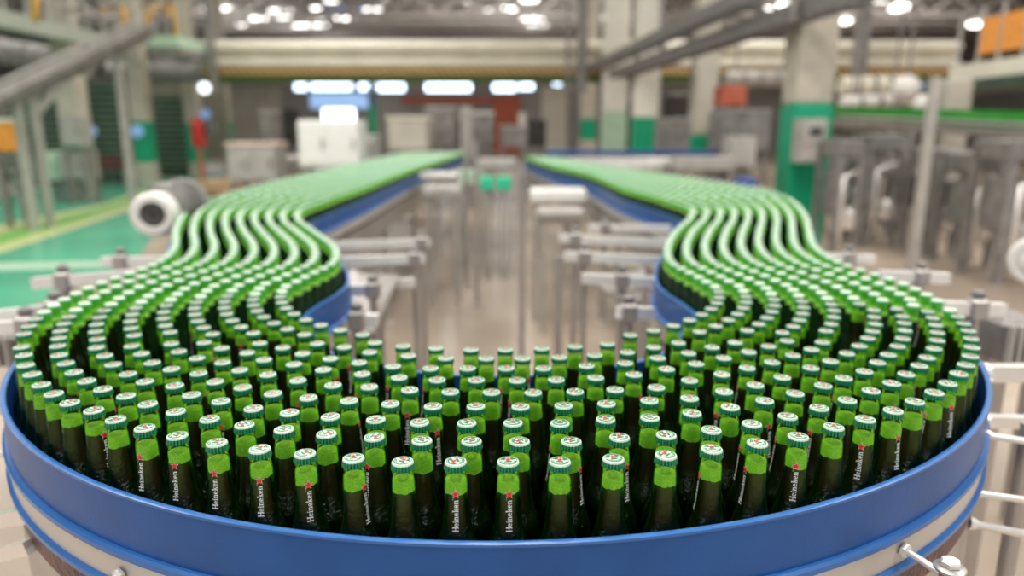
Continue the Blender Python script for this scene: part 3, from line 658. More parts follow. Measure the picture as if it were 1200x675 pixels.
# motors
def motor(c, axis, r, ln, label, dark_end=True, body='grey'):
    c = Vector(c); ax = Vector(axis).normalized(); t = thing('drive_motor', label, 'motor', tuple(c))
    m_ = MB(); m_.lathe([(r*.86,.0),(r*.98,r*.12),(r,r*.3),(r,r*.95),(r*.9,r*1.0)], 32, c=c, axis=ax, cap0=False, cap1=False)
    m_.lathe([(r*.86,0),(r*.6,-.001),(r*.55,.012)], 32, c=c, axis=ax, cap0=False, cap1=False)
    m_.build('fan_cowl','white',t,smooth=True,auto=50)
    g_ = MB(); g_.lathe([(r*.56,.012),(r*.2,.010),(.001,.010)], 28, c=c, axis=ax, cap0=False, cap1=False) if dark_end else g_.lathe([(r*.56,.0),(r*.3,-r*.12),(.001,-r*.16)],28,c=c,axis=ax,cap0=False,cap1=False)
    gg = g_.build('fan_grille','dark' if dark_end else 'white',t,smooth=True)
    if dark_end:
        s_ = MB()
        for k in (.18,.32,.45): s_.lathe([(r*k,.006),(r*(k+.03),.006),(r*(k+.03),.009),(r*k,.009)],24,c=c,axis=ax,cap0=False,cap1=False)
        s_.build('grille_ring','grey',gg)
    b_ = MB(); prof = []; z = r*.95
    while z < ln: prof += [(r*1.08,z),(r*1.08,z+.008),(r*.9,z+.009),(r*.9,z+.017)]; z += .018
    b_.lathe(prof, 28, c=c, axis=ax); b_.build('finned_body', body, t)
    e = c+ax*(ln+.01); h = MB(); h.lathe([(r*.7,0),(r*1.25,.02),(r*1.25,.12),(r*.6,.18)],24,c=e,axis=ax); h.build('gearbox','grey',t,smooth=True,auto=40)
    j = MB(); m2 = c+ax*(ln*.6)+Vector((0,0,r)); j.cbox(m2,(r*.9,r*.9,r*.45),bev=.01); j.build('terminal_box',body,t)
    f_ = MB(); f_.bar((e.x,e.y,0),(e.x,e.y,e.z),.07); f_.build('stand','steel',t)
motor(at(178,252,3.35), (-.20,.98,.0), .104, .5, 'white-ended grey electric motor outside left leg of conveyor', True, 'grey')
motor(at(1213,307,2.6), (.75,.65,0), .095, .3, 'white rounded motor end cut off by right edge', False)

def plate(pts,label):
    t = thing('sloped_steel_plate',label,'plate',tuple(pts[0])); b = MB(); n_ = (pts[1]-pts[0]).cross(pts[2]-pts[0]).normalized()*.004
    k = len(pts); b.add([p+n_ for p in pts]+[p-n_ for p in pts],[tuple(range(k)),tuple(range(2*k-1,k-1,-1))]+[(i,k+i,k+(i+1)%k,(i+1)%k) for i in range(k)]); b.build('plate','steel',t)
    c_ = MB(); c_.bar(pts[0],pts[-1],.03); c_.build('mounting_edge','steel',t)
plate([at(414,320,2.9),at(468,323,2.9),at(438,390,2.35),at(420,394,2.3)],'sloped pale steel plate under the long arms inside left bend')
plate([at(752,318,2.9),at(690,322,2.9),at(712,345,2.6),at(746,357,2.45)],'sloped pale steel plate under the arms inside right bend')
# ---------------------------------------------------------------- the hall
WB, ZR = 46.0, 8.6
fl = MB(); fl.box((-34,-6,-.1),(34,WB,0)); struct(fl,'floor','floor')
wb = MB(); wb.box((-34,WB,0),(34,WB+.2,ZR)); struct(wb,'wall_back','wall')
wl = MB(); wl.box((-34.2,-6,0),(-34,WB,ZR)); struct(wl,'wall_left','wall')
wr = MB(); wr.box((34,-6,0),(34.2,WB,ZR)); struct(wr,'wall_right','wall')
rf = MB(); rf.box((-34,-6,ZR),(34,WB,ZR+.15)); struct(rf,'ceiling','roof')
def floor_poly(px, name, m, z=.004):
    mb = MB(); v = []
    for u,vv_ in px: p = on_z(u,vv_,0); v.append((p.x,p.y,z))
    mb.add(v,[tuple(range(len(v)))]); return struct(mb,name,m)
floor_poly([(-700,640),(0,372),(60,350),(160,305),(205,240),(262,206),(290,192),(-500,192)],'floor_green_zone','floor_green')
floor_poly([(-700,206),(-20,206),(160,196),(290,193),(265,204),(60,219),(0,232),(-700,300)],'floor_grey_walkway','floor_grey',.006)
floor_poly([(-150,285),(-150,338),(0,297),(152,247),(215,224),(165,224),(120,240),(0,264)],'trim_1','pale_yellow',.008)
floor_poly([(-150,300),(-150,322),(0,288),(110,254),(190,227),(172,226),(120,243),(0,274)],'trim_2','lime',.010)
floor_poly([(-150,312),(150,306),(150,312),(-150,322)],'trim_3','pale_green',.006)
floor_poly([(955,262),(1300,300),(1300,262),(1100,250)],'floor_wet_patch','floor',.003)
# windows: bright bands low on the back wall
wn = 0
def window(u0,u1,v0,v1,m,d=WB-.06):
    global wn; wn += 1
    a = at(u0,v1,d); b = at(u1,v0,d); o = bpy.data.objects.new(f'window_{wn}', None); C.objects.link(o); o.location = (a.x,d,a.z); o['kind'] = 'structure'
    p = MB(); p.box((a.x,d-.02,a.z),(b.x,d,b.z)); p.build('pane', m, o)
    f_ = MB(); w = .12
    f_.box((a.x-w,d-.05,a.z-w),(b.x+w,d+.03,a.z)); f_.box((a.x-w,d-.05,b.z),(b.x+w,d+.03,b.z+w)); f_.box((a.x-w,d-.05,a.z),(a.x,d+.03,b.z)); f_.box((b.x,d-.05,a.z),(b.x+w,d+.03,b.z)); f_.build('window_frame','grey',o)
for u0,u1,v0,v1 in [(346,359,96,106),(365,412,94,107),(421,440,95,108),(444,474,95,107),(499,552,94,107),(578,604,95,107),(608,625,95,105),(648,658,95,104),(233,246,98,108)]: window(u0,u1,v0,v1,'glow')
window(364,440,108,127,'glow_dim'); window(1078,1095,95,104,'glow_dim')
# back-wall coloured panels and doors
def wall_panel(u0,u1,v0,v1,m,name,label,cat,d=WB-.1):
    a = at(u0,v1,d); b = at(u1,v0,d); t = thing(name,label,cat,(a.x,d,a.z)); p = MB(); p.box((a.x,d-.05,a.z),(b.x,d,b.z)); p.build('face',m,t)
    f_ = MB(); f_.box((a.x,d-.09,b.z-.1),(b.x,d-.05,b.z)); f_.box((a.x,d-.09,a.z),(b.x,d-.05,a.z+.1)); f_.build('trim','grey',t)
wall_panel(470,578,112,123,'red','wall_banner','long orange-red panel below bright windows on far wall','panel')
wall_panel(577,610,110,181,'red','roller_door','dull red roller door on far wall','door')
wall_panel(634,665,100,181,'cream','roller_door','tall cream roller door on far wall beside the red one','door')
wall_panel(302,330,100,181,'cream_dim','roller_door','beige roller door on far wall above the steel tables','door')
wall_panel(274,296,100,181,'cream_dim','roller_door','narrow beige door on far wall left of the tables','door')
wall_panel(850,870,96,120,'orange','hanging_sign','orange panel on far wall right of the middle columns','panel',40)
def ds_(d): return d
# roof trusses
for k,(d,h) in enumerate([(31,6.6),(34,6.7),(37,6.8),(40,6.9),(43,7.0)]):
    t = thing('roof_truss', ['front grey roof truss, the one hanging lowest','second grey roof truss from the front','third grey roof truss from the front','fourth grey roof truss from the front','grey roof truss closest to the back wall'][k],'truss',(0,d,h),group='roof trusses')
    b = MB(); b.bar((-33.9,d,h-.45),(33.9,d,h-.45),.18); b.build('bottom_chord','truss',t)
    b = MB(); b.bar((-33.9,d,h+.3),(33.9,d,h+.3),.18); b.build('top_chord','truss',t)
    b = MB(); x = -33
    while x < 32: b.bar((x,d,h-.45),(x+1,d,h+.3),.1); b.bar((x+1,d,h+.3),(x+2,d,h-.45),.1); x += 2
    b.build('web_bracing','truss',t)
for k,x in enumerate((-22,-15,-8,-1,6,13,20)):
    b = MB(); b.bar((x,24,6.75+.2),(x+(-3 if x<0 else 3),45.9,7.2),.16,.3); o = b.build('roof_purlin','truss'); tag(o, ordinal(k+1)+' lengthwise roof beam from the left','beam',group='lengthwise roof beams')
# high-bay lamps
LP = [(258,4,36,12),(282,25,35,8.5),(303,20,35.6,9.5),(330,13,36,14),(352,28,38,10),(368,6,38.6,8),(387,1,37,9),(374,24,39,12),(402,18,40,10),(415,14,41,10),(437,11,40,11),(452,3,40,8),(548,3,40,9),(575,12,42,8),(598,8,40,9),(620,-2,38,10),(624,22,36,13),(636,27,42,6),
      (922,4,30,11),(905,6,38,8),(990,23,30,8),(1053,6,32,11),(1030,2,36,8),(1145,26,26,10),(700,18,40,8),(245,8,40,9)]
for k,(u,v,d,r) in enumerate(LP):
    p = at(u,v,d); rr = r*d/F; t = thing('high_bay_lamp', f'glowing roof lamp, {ordinal(k+1)} counting along the lamp rows from the left', 'lamp', (p.x,p.y,p.z), group='high bay lamps under the roof')
    b = MB(); b.lathe([(rr*.3,rr*.5),(rr*1.02,.02),(rr*1.02,-.02),(rr*.98,-.02),(rr*.25,rr*.45)],20,c=p,cap0=False,cap1=False); b.build('reflector','white',t,smooth=True)
    b = MB(); b.lathe([(rr*.96,-.01),(rr*.9,-rr*.35),(rr*.5,-rr*.5)],20,c=p); b.build('bulb_cover','lamp',t,smooth=True)
    b = MB(); b.tube([p+Vector((0,0,rr*.4)),Vector((p.x,p.y,ZR))],.03,8); b.build('hanger','grey',t)
b = MB(); a = at(400,8,44); b.box((a.x-1.2,44,ZR-.1),(a.x+1.6,45.8,ZR-.01)); o = b.build('skylight','blue_sky'); tag(o,'small blue skylight in the roof above the lamp rows','skylight')
# the cream beam that crosses the hall, in three layers
D0 = 21.0
def zat(v,d): return at(600,v,d).z
def cream_run(u0,u1,label,d=D0):
    a = at(u0,60,d).x; b_ = at(u1,60,d).x; t = thing('crane_beam', label, 'beam', ((a+b_)/2,d,zat(85,d)))
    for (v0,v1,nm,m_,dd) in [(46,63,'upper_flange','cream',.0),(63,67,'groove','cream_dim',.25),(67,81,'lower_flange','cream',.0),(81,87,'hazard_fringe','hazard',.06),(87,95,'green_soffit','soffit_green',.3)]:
        m2 = MB(); z0, z1 = zat(v1,d), zat(v0,d)
        if nm in ('upper_flange','lower_flange'):
            n = 8; pr_ = [(d+.22-.22*math.sin(math.pi*k/n), z0+(z1-z0)*k/n) for k in range(n+1)]+[(d+1.2,z1),(d+1.2,z0)]
            vs = [(x_,y_,z_) for x_ in (a,b_) for y_,z_ in pr_]; k_ = len(pr_)
            m2.add(vs,[tuple(range(k_-1,-1,-1)),tuple(range(k_,2*k_))]+[(i,(i+1)%k_,k_+(i+1)%k_,k_+i) for i in range(k_)])
        else: m2.box((a,d+dd,z0),(b_,d+1.2,z1))
        m2.build(nm,m_,t)
cream_run(232,1128,'long cream beam crossing the hall, with yellow-black fringe and green underside')
for k,(u,lbl) in enumerate([(248,'grey hanger strut at the left end of the cream beam'),(682,'dark grey hanger strut crossing the cream beam beside the white columns'),(1010,'slim grey strut crossing the cream beam right of the big column')]):
    b = MB(); p = at(u,60,D0-.4); b.bar((p.x,p.y,zat(110,D0)),(p.x,p.y,ZR),.16 if u == 248 else .28,.2); o = b.build('hanger_strut','grey'); tag(o,lbl,'strut')
# columns
def column(u,w,d,vg0,vg1,label,shaft='concrete',base='green',ztop=ZR,foot='concrete'):
    p = on_z(u,200,0); x = at(u,150,d).x; W_ = w*d/F; t = thing('hall_column', label, 'column', (x,d,0))
    zg0, zg1 = zat(vg0,d), max(0,zat(vg1,d))
    b = MB(); b.cbox((x,d,(zg0+ztop)/2),(W_,W_,ztop-zg0),bev=.03); b.build('shaft',shaft,t)
    b = MB(); b.cbox((x,d,(zg0+zg1)/2),(W_*1.03,W_*1.03,zg0-zg1),bev=.03); b.build('painted_base',base,t)
    if zg1 > .1:
        b = MB(); b.cbox((x,d,zg1/2),(W_*1.05,W_*1.05,zg1),bev=.03); b.build('plinth',foot,t)
column(89,24,17,145,198,'leftmost concrete column with green lower part, beside the sloping conveyor')
column(168,18,20,143,190,'concrete column with green base between two dark slatted panels')
column(228,15,24,145,190,'slim concrete column with green base near the red extinguisher','concrete')
column(266,9,28,143,168,'thin concrete column with green base left of the steel tables')
column(437,7,30,125,182,'thin dark green column behind the white cabinet','dark_green','green',ztop=zat(98,30))
column(689,17,26,140,164,'grey column with short green band left of the two white columns','concrete','green')
column(719,26,20,131,182,'white column with pale green lower part','bright_cream','pale_green')
column(755,27,18,138,182,'white column with bright green lower part','bright_cream','green')
column(822,26,16,158,185,'grey column hidden behind overhead trays, with dark green foot','cream_dim','green')
column(943,43,10.5,122,330,'big concrete column with wide green lower part and control box','concrete','green')
column(1112,28,13,178,190,'broad grey column under the balcony at upper right','cream_dim','cream_dim',ztop=zat(94,13))
# control box on the big column
d = 9.95; a = at(931,190,d); b_ = at(966,139,d); t = thing('control_box','pale grey control box mounted on the big green column','control box',(a.x,d,a.z))
b = MB(); b.box((a.x,d-.12,a.z),(b_.x,d+.15,b_.z)); b.build('box_body','light_grey',t)
b = MB(); b.box((a.x+.03,d-.14,a.z+.03),(b_.x-.03,d-.12,b_.z-.03)); dr = b.build('door','light_grey',t)
b = MB(); b.box((a.x+.12,d-.155,b_.z-.22),(a.x+.28,d-.14,b_.z-.12)); b.build('display','dark',dr)
for k,m_ in ((0,'red'),(1,'green'),(2,'dark')):
    b = MB(); b.lathe([(.02,0),(.02,.02),(.01,.026)],12,c=(a.x+.12+.08*k,d-.14,b_.z-.34),axis=(0,-1,0)); b.build('push_button',m_,dr)
# overhead cable trays running toward the camera on the right
def tray(p,q_,w,h,label,m_='tray_grey'):
    t = thing('cable_tray',label,'cable tray',tuple(p)); p = Vector(p); q_ = Vector(q_); dv = (q_-p).normalized(); sx = Vector((dv.y,-dv.x,0))
    for s in (-1,1): b = MB(); b.bar(p+sx*s*w/2,q_+sx*s*w/2,.03,h); b.build('side_rail',m_,t)
    b = MB(); n = int((q_-p).length/.3)
    for k in range(n): c_ = p.lerp(q_,(k+.5)/n); b.bar(c_-sx*w/2-Vector((0,0,h*.35)),c_+sx*w/2-Vector((0,0,h*.35)),.08,.03)
    b.build('tray_slats',m_,t)
tray(at(695,80,21),at(884,-6,10.5),.32,.2,'upper grey cable tray running overhead past the white columns')
tray(at(722,88,19),at(1005,-8,8.6),.34,.22,'lower longer grey cable tray running overhead to the big column')
for k,(u,v0,v1,d) in enumerate([(888,-30,40,11.5),(930,-30,25,9.5),(776,-20,60,16),(712,40,100,20),(666,-20,110,19.4)]):
    b = MB(); b.tube([at(u,v0,d),at(u,v1,d)],.05,10); o = b.build('tray_drop_rod','grey'); tag(o,['grey hanger rod right of the white columns','grey hanger rod at the big column head','grey hanger rod behind white column','grey drop pipe left of white columns','grey drop pipe nearest hall middle'][k],'hanger rod')
# left side: dark slatted panels
def slat_panel(u0,u1,v0,v1,d,label):
    a = at(u0,v1,d); b_ = at(u1,v0,d); t = thing('slatted_panel',label,'slatted panel',(a.x,d,0))
    p = MB(); p.box((a.x,d,0),(b_.x,d+.1,b_.z)); p.build('backing','dark_green',t)
    s = MB(); z = .35
    while z < b_.z: s.bar((a.x,d-.03,z),(b_.x,d-.03,z),.05,.07); z += .19
    s.build('slats','slat_green',t)

slat_panel(28,70,95,185,21,'wide dark green slatted panel behind the sloping conveyor')
slat_panel(106,138,95,188,22,'dark green slatted panel right of the leftmost column')
slat_panel(183,215,112,188,25,'dark green slatted panel right of the second column')
slat_panel(-60,20,95,182,22,'dark green slatted panel cut off by left edge')
b = MB(); a = at(-60,100,27); b_ = at(262,100,27); b.box((a.x,27,zat(180,27)),(b_.x,27.2,zat(92,27))); o = b.build('partition_panel','partition'); tag(o,'dull green-brown partition behind the columns on the left','partition')

def simple_box(name,label,cat,u0,u1,v0,v1,d,dep,m,feet=True,door=None,top=None,extra=None,onfloor=True):
    a = at(u0,v1,d); b_ = at(u1,v0,d); z0 = a.z
    t = thing(name,label,cat,(a.x,d,0 if onfloor else z0))
    legs_z = z0 if z0 > .05 else .06
    m_ = MB(); m_.cbox(((a.x+b_.x)/2,d+dep/2,(legs_z+b_.z)/2),(b_.x-a.x,dep,b_.z-legs_z),bev=min(.02,(b_.x-a.x)*.05)); bo = m_.build('body',m,t)
    if onfloor and feet:
        for x_ in (a.x+.05,b_.x-.05):
            for y_ in (d+.05,d+dep-.05):
                l_ = MB(); l_.bar((x_,y_,0),(x_,y_,legs_z+.01),.022 if d < 10 else .06); l_.build('leg','light_grey' if d < 10 else 'grey',t)
    if door:
        n = door
        for k in range(n):
            x0 = a.x+(b_.x-a.x)*(k+.06)/n; x1 = a.x+(b_.x-a.x)*(k+.94)/n
            q_ = MB(); q_.box((x0,d-.02,legs_z+.06),(x1,d,b_.z-.06)); dd_ = q_.build('door',m,t); h_ = MB(); h_.bar((x1-.06,d-.045,(legs_z+b_.z)/2-.08),(x1-.06,d-.045,(legs_z+b_.z)/2+.08),.02); h_.build('handle','grey',dd_)
    if top: q_ = MB(); q_.cbox(((a.x+b_.x)/2,d+dep/2,b_.z+.03),((b_.x-a.x)*1.05,dep*1.05,.06),bev=.01); q_.build('top_plate',top,t)
    return t, a, b_
simple_box('white_cabinet','large white cabinet beside the left leg of bottles','cabinet',351,420,141,196,10.8,.6,'cabinet_white',door=2)
simple_box('side_cabinet','small grey-white cabinet right of the large white cabinet','cabinet',421,440,158,190,12,.5,'light_grey',door=1)
simple_box('monitor_screen','glowing white screen standing on the large white cabinet','screen',378,415,127,144,11.1,.08,'glow_soft',onfloor=False)
simple_box('steel_counter','pale steel counter with tan top left of white cabinet','counter',268,322,172,213,11,.6,'light_grey',door=2,top='wood_pale')
simple_box('roller_table','low steel roller table between counter and white cabinet','table',300,352,184,206,11.8,.9,'steel')
simple_box('wooden_pallet_box','low tan wooden box on the floor behind the motor','box',226,267,213,228,17.6,1.2,'wood',onfloor=False)
simple_box('floor_bin','pale green wheeled bin at the foot of slatted panel','bin',46,66,178,212,16.5,.6,'pale_green',door=1)
simple_box('floor_bin','grey-green wheeled bin beside leftmost column','bin',72,96,176,210,16,.6,'light_grey',door=1)
simple_box('brown_crate','dark red-brown crate on the floor behind the slanted post','crate',116,143,184,200,20.5,.6,'crate_brown')
simple_box('safety_sign','white and orange sign board at left edge','sign',-6,17,143,178,12,.05,'orange',top='white')
simple_box('filler_machine','beige machine with pale hood behind the left far bottles','machine',455,500,140,176,14.5,1.0,'cream_dim',top='cream')
simple_box('filler_machine','grey machine with dark window right of the beige one','machine',500,532,128,172,16,1.0,'grey',top='light_grey')
simple_box('filler_machine','tall pale machine at hall middle','machine',540,552,125,185,15,.6,'light_grey')
simple_box('labeller_machine','grey machine under the red banner','machine',553,578,134,168,18,1,'grey',top='white')
simple_box('labeller_machine','white-topped machine in front of red roller door','machine',586,618,150,172,17,1,'grey',top='light_grey')
simple_box('labeller_machine','dark machine in front of the cream roller door','machine',618,640,140,172,19,1,'dark')
simple_box('infeed_guard','long pale steel cover behind right far bottles','cover',664,790,185,198,10.5,.4,'bright_steel')
simple_box('infeed_guard','second long pale cover right of the first','cover',792,862,184,200,10,.4,'light_grey')
simple_box('pump_unit','grey pump unit beneath the overhead trays','machine',775,810,142,180,14,.8,'grey',top='light_grey')
simple_box('pump_unit','dark grey pump unit left of the big column','machine',846,905,128,178,12.5,1,'grey')
simple_box('pump_unit','pale pump unit low left of the big column','machine',856,888,160,196,10.2,.5,'light_grey')
simple_box('blue_bin','deep blue bin among the machines left of big column','bin',871,887,210,222,8.6,.4,'blue_box',onfloor=True)
simple_box('orange_hopper','dusty orange hopper above machines right of the white columns','hopper',845,876,100,124,14,.6,'red',onfloor=True)
simple_box('blue_edge_conveyor','distant conveyor with thin blue edge crossing behind the bottles','conveyor',640,842,177,182,12.6,.4,'blue')
simple_box('dark_cabinet','dark cabinet beyond the slim roller doors left of white cabinet','cabinet',330,344,128,172,22,.6,'dark',door=1)
simple_box('dark_cabinet','dark grey cabinet beyond the roller table','cabinet',306,322,132,170,20,.6,'grey',door=1,top='light_grey')
simple_box('stacker_machine','squat dark machine beyond the pale middle machine','machine',520,546,142,172,22,.8,'dark',top='light_grey')
simple_box('stacker_machine','pale narrow machine beside red roller door','machine',608,616,132,172,24,.8,'white')
simple_box('stacker_machine','dark narrow machine between white columns','machine',733,744,120,176,21,.6,'dark')
simple_box('stacker_machine','dark machine between white column and hidden grey column','machine',782,808,112,176,19,.8,'dark',top='grey')
simple_box('stacker_machine','pale small machine right of the hidden grey column','machine',838,852,138,178,15,.6,'bright_cream')
# tables between the two legs of the U
t,a,b_ = simple_box('steel_table','white steel table with two round legs between the conveyors','table',492,537,203,211,7.0,.35,'bright_steel',feet=True)
simple_box('drip_tray','pale tray under the white steel table','tray',495,540,219,232,6.5,.35,'light_grey')
simple_box('transfer_deck','pale steel deck crossing at the far middle','deck',560,605,187,200,9,.5,'light_grey')
simple_box('green_tub','bright green tub, the one on the left of the pair at hall middle','tub',563,578,208,223,7.8,.3,'bright_green')
simple_box('green_tub','bright green tub, the one on the right of the pair at hall middle','tub',582,599,208,223,7.8,.3,'bright_green')
simple_box('white_tube_cover','bright white cover bar inside right leg of conveyor','cover',621,688,222,238,6.0,.25,'white')
simple_box('lower_cover','pale grey cover below the bright white one','cover',630,686,246,258,5.6,.3,'light_grey')
simple_box('floor_trough','long low steel trough between the two tables','trough',536,562,200,216,8.4,.3,'pale_green')
for k,(u,v0,v1,d,lbl) in enumerate([(545,130,245,7.4,'slim grey upright pipe at hall middle, closest to the white table'),(612,190,330,5.0,'slim grey upright pipe inside the right arms'),(557,165,260,6.6,'faint upright pipe beside the green tubs'),(655,300,400,3.6,'upright pipe under the broad right arm')]):
    p = at(u,v0,d); b = MB(); b.tube([(p.x,p.y,0),(p.x,p.y,p.z)],.022,12); t = thing('upright_pipe',lbl,'pipe',(p.x,p.y,0)); b.build('pipe','steel',t,smooth=True,auto=40); b = MB(); b.lathe([(.06,0),(.06,.015),(.025,.03)],14,c=(p.x,p.y,0)); b.build('floor_flange','steel',t)
# inclined conveyor on the left
t = thing('inclined_conveyor','grey inclined conveyor sloping up to the right on slim posts','conveyor',tuple(at(0,115,11)))
p0, p1 = at(-40,132,10.6), at(166,33,14.5)
for s,nm in ((0,'side_beam'),(.45,'side_beam')):
    b = MB(); b.bar(p0+Vector((0,s,0)),p1+Vector((0,s,0)),.06,.20); b.build(nm,'light_grey' if s == 0 else 'grey',t)
b = MB(); b.bar(p0+Vector((0,.22,.10)),p1+Vector((0,.22,.10)),.42,.05); b.build('belt','grey',t)
b = MB(); b.bar(p0+Vector((0,-.03,.18)),p1+Vector((0,-.03,.18)),.04,.05); b.build('top_rail','light_grey',t)
for u,v,d in ((18,110,11.6),(36,98,12),(135,52,14)):
    q_ = at(u,v,d); b = MB(); b.bar((q_.x,q_.y,0),(q_.x,q_.y,q_.z),.11); b.build('post','light_grey',t)
b = MB(); b.bar(at(38,138,12),at(72,98,12.5),.10); b.build('brace','light_grey',t)
b = MB(); b.bar(at(100,90,13.3),at(122,62,13.8),.08); b.build('brace','light_grey',t)
# left mezzanine
t = thing('mezzanine_walkway','grey-green overhead walkway with yellow handrails at upper left','walkway',tuple(at(0,22,14)))
a0, a1 = at(-60,8,13), at(140,52,19)
b = MB(); b.bar(a0,a1,.12,.32); b.build('edge_beam','mezz',t)
b = MB(); b.bar(a0+Vector((-.9,.6,.1)),a1+Vector((-.9,.6,.1)),1.6,.08); b.build('deck','grey',t)

for k in range(9):
    q_ = a0.lerp(a1,k/8); b = MB(); b.bar(q_,q_+Vector((0,0,1.1)),.05); b.build('railing_post','light_grey',t)
for h in (.55,1.1):
    b = MB(); b.bar(a0+Vector((0,0,h)),a1+Vector((0,0,h)),.05); b.build('handrail','light_grey',t)
for u,v0,v1,u2,d in ((41,-10,26,41,14.6),(145,10,32,118,18),(173,14,42,200,18.5)):
    q0, q1, q2 = at(u,v1,d), at(u,v0,d), at(u2,v0+1,d); b = MB(); b.tube([q0,q1-Vector((0,0,.1)),q1+(q2-q1)*.04,q2],.075,10); b.build('yellow_handrail','amber',t,smooth=True)
t = thing('platform','pale green platform edge with yellow rail above the left end of cream beam','platform',tuple(at(200,50,19)))
b = MB(); q0, q1 = at(172,55,19), at(210,56,19); b.box((q0.x,19,q0.z),(q1.x,21,q0.z+.28)); b.build('deck_edge','pale_green',t)
b = MB(); b.box((q0.x,19.1,q0.z-.2),(q1.x,21,q0.z)); b.build('underside','grey',t)
for u in (174,186,198,208):
    b = MB(); q_ = at(u,53,19.1); b.bar(q_,q_+Vector((0,0,.95)),.06); b.build('railing_post','amber' if u > 200 else 'light_grey',t)
b = MB(); b.bar(at(176,53,19.1)+Vector((0,0,.95)),at(208,53,19.1)+Vector((0,0,.95)),.07); b.build('top_rail','amber',t)
# duct work under the platform on the left
for k,(u0,v0,u1,v1,d,r,m_,lbl) in enumerate([(130,84,345,84,23,.35,'grey','long grey duct under left end of the cream beam'),(-30,55,95,75,20,.35,'grey','fat dull duct crossing behind sloping conveyor'),(180,22,245,30,26,.3,'grey','grey duct above the platform'),(850,92,930,92,19,.2,'light_grey','pale pipe left of big column under the beam'),(985,120,1075,116,16,.14,'white','fat white pipe right of big column'),(985,100,1060,99,17,.2,'cream','cream pipe above the fat white one')]):
    b = MB(); b.tube([at(u0,v0,d),at(u1,v1,d)],r,14); t = thing('duct',lbl,'duct',tuple(at(u0,v0,d))); b.build('duct_tube',m_,t,smooth=True,auto=40)
    b = MB(); p_ = at(u0,v0,d); q_ = at(u1,v1,d)
    for f__ in (.25,.5,.75): c_ = p_.lerp(q_,f__); dv = (q_-p_).normalized(); b.lathe([(r*1.08,-.04),(r*1.08,.04)],14,c=c_,axis=dv)
    b.build('joint_bands','grey',t)
    for f__ in (.15,.85): c_ = p_.lerp(q_,f__); b = MB(); b.tube([c_+Vector((0,0,r)),Vector((c_.x,c_.y,ZR))],.025,6); b.build('hanger_rod','grey',t)
# right: balcony with orange panels
t = thing('balcony','cream-edged balcony with orange panels at upper right','balcony',tuple(at(1120,85,13)))
q0, q1 = at(1118,88,14.5), at(1290,66,11)
b = MB(); b.bar(q0,q1,.2,.32); b.build('edge_beam','cream',t)
b = MB(); b.bar(q0+Vector((.3,.5,-.24)),q1+Vector((.3,.5,-.24)),1.2,.18); b.build('underside','dark_green',t)
for f0,f1 in ((.20,.34),(.36,.52),(.54,.75)):
    b = MB(); b.bar(q0.lerp(q1,f0)+Vector((0,0,.62)),q0.lerp(q1,f1)+Vector((0,0,.62)),.04,.62); b.build('orange_panel','orange',t)
for f_ in (.01,.19,.35,.53):
    b = MB(); p_ = q0.lerp(q1,f_); b.bar(p_,p_+Vector((0,0,1.15)),.05); b.build('railing_post','light_grey',t)
# right: raised conveyor carrying green bottles far off
t = thing('raised_conveyor','distant raised conveyor with steel sides, carrying a green line of bottles','conveyor',tuple(at(975,135,14)))
q0, q1 = at(972,143,15), at(1290,162,9.5)
b = MB(); b.bar(q0,q1,.5,.12); b.build('side_frame','steel',t)
b = MB(); b.bar(q0+Vector((0,-.3,.12)),q1+Vector((0,-.3,.12)),.03,.05); b.build('guard_rail','bright_steel',t)
for f_ in (.05,.2,.35,.5,.65):
    p_ = q0.lerp(q1,f_); b = MB(); b.bar((p_.x,p_.y,0),p_,.08); b.build('leg','grey',t)
b = MB(); n = 300
for k in range(n):
    c_ = q0.lerp(q1,(k+.5)/n); c_.z += .06
    for dy in (-.12,0,.12): b.lathe([(.03,0),(.03,.13),(.014,.18),(.014,.24)],6,c=(c_.x,c_.y+dy,c_.z+.012))
o = b.build('distant_green_bottles','far_green'); tag(o,'thin bright green line of bottles on the distant raised conveyor','bottles',kind='stuff')

# right: machine frames
RM = [(980,1012,165,235,9.2,'grey','grey machine frame immediately right of the big column'),(1015,1060,158,238,10.1,'grey','grey machine frame between big column and slanted post'),
      (1092,1130,175,240,9.3,'grey','grey machine frame right of the slanted post'),(1135,1175,180,246,8.45,'grey','grey machine frame second from right edge'),(1178,1240,165,250,7.6,'grey','grey machine frame at right edge'),
      (985,1050,190,240,11,'dark','dark machine behind the frames'),(1060,1160,185,236,11.5,'dark','long dark machine behind slanted post')]
for u0,u1,v0,v1,d,m_,lbl in RM:
    a = at(u0,v1,d); b_ = at(u1,v0,d); w = b_.x-a.x; zt = b_.z; t = thing('machine_frame',lbl,'machine',(a.x,d,0))
    for x_ in (a.x,b_.x):
        for y_ in (d,d+.6): l_ = MB(); l_.bar((x_,y_,0),(x_,y_,zt),.07); l_.build('leg','grey',t)
    q_ = MB(); q_.cbox((a.x+w/2,d+.3,zt-.1),(w*1.05,.7,.22),bev=.02); q_.build('top_housing','grey',t)
    q_ = MB(); q_.cbox((a.x+w*.4,d+.35,zt*.55),(w*.5,.4,zt*.4),bev=.03); q_.build('drive_housing',m_,t)
    q_ = MB(); q_.lathe([(.12,0),(.14,.03),(.14,.22),(.08,.28)],16,c=(a.x+w*.75,d+.1,zt*.25)); q_.build('canister','bright_steel',t,smooth=True,auto=40)
    q_ = MB(); q_.tube([(a.x+w*.2,d-.05,.1),(a.x+w*.2,d-.05,zt*.7),(a.x+w*.8,d-.05,zt*.75)],.03,8); q_.build('pipework','bright_steel',t,smooth=True)
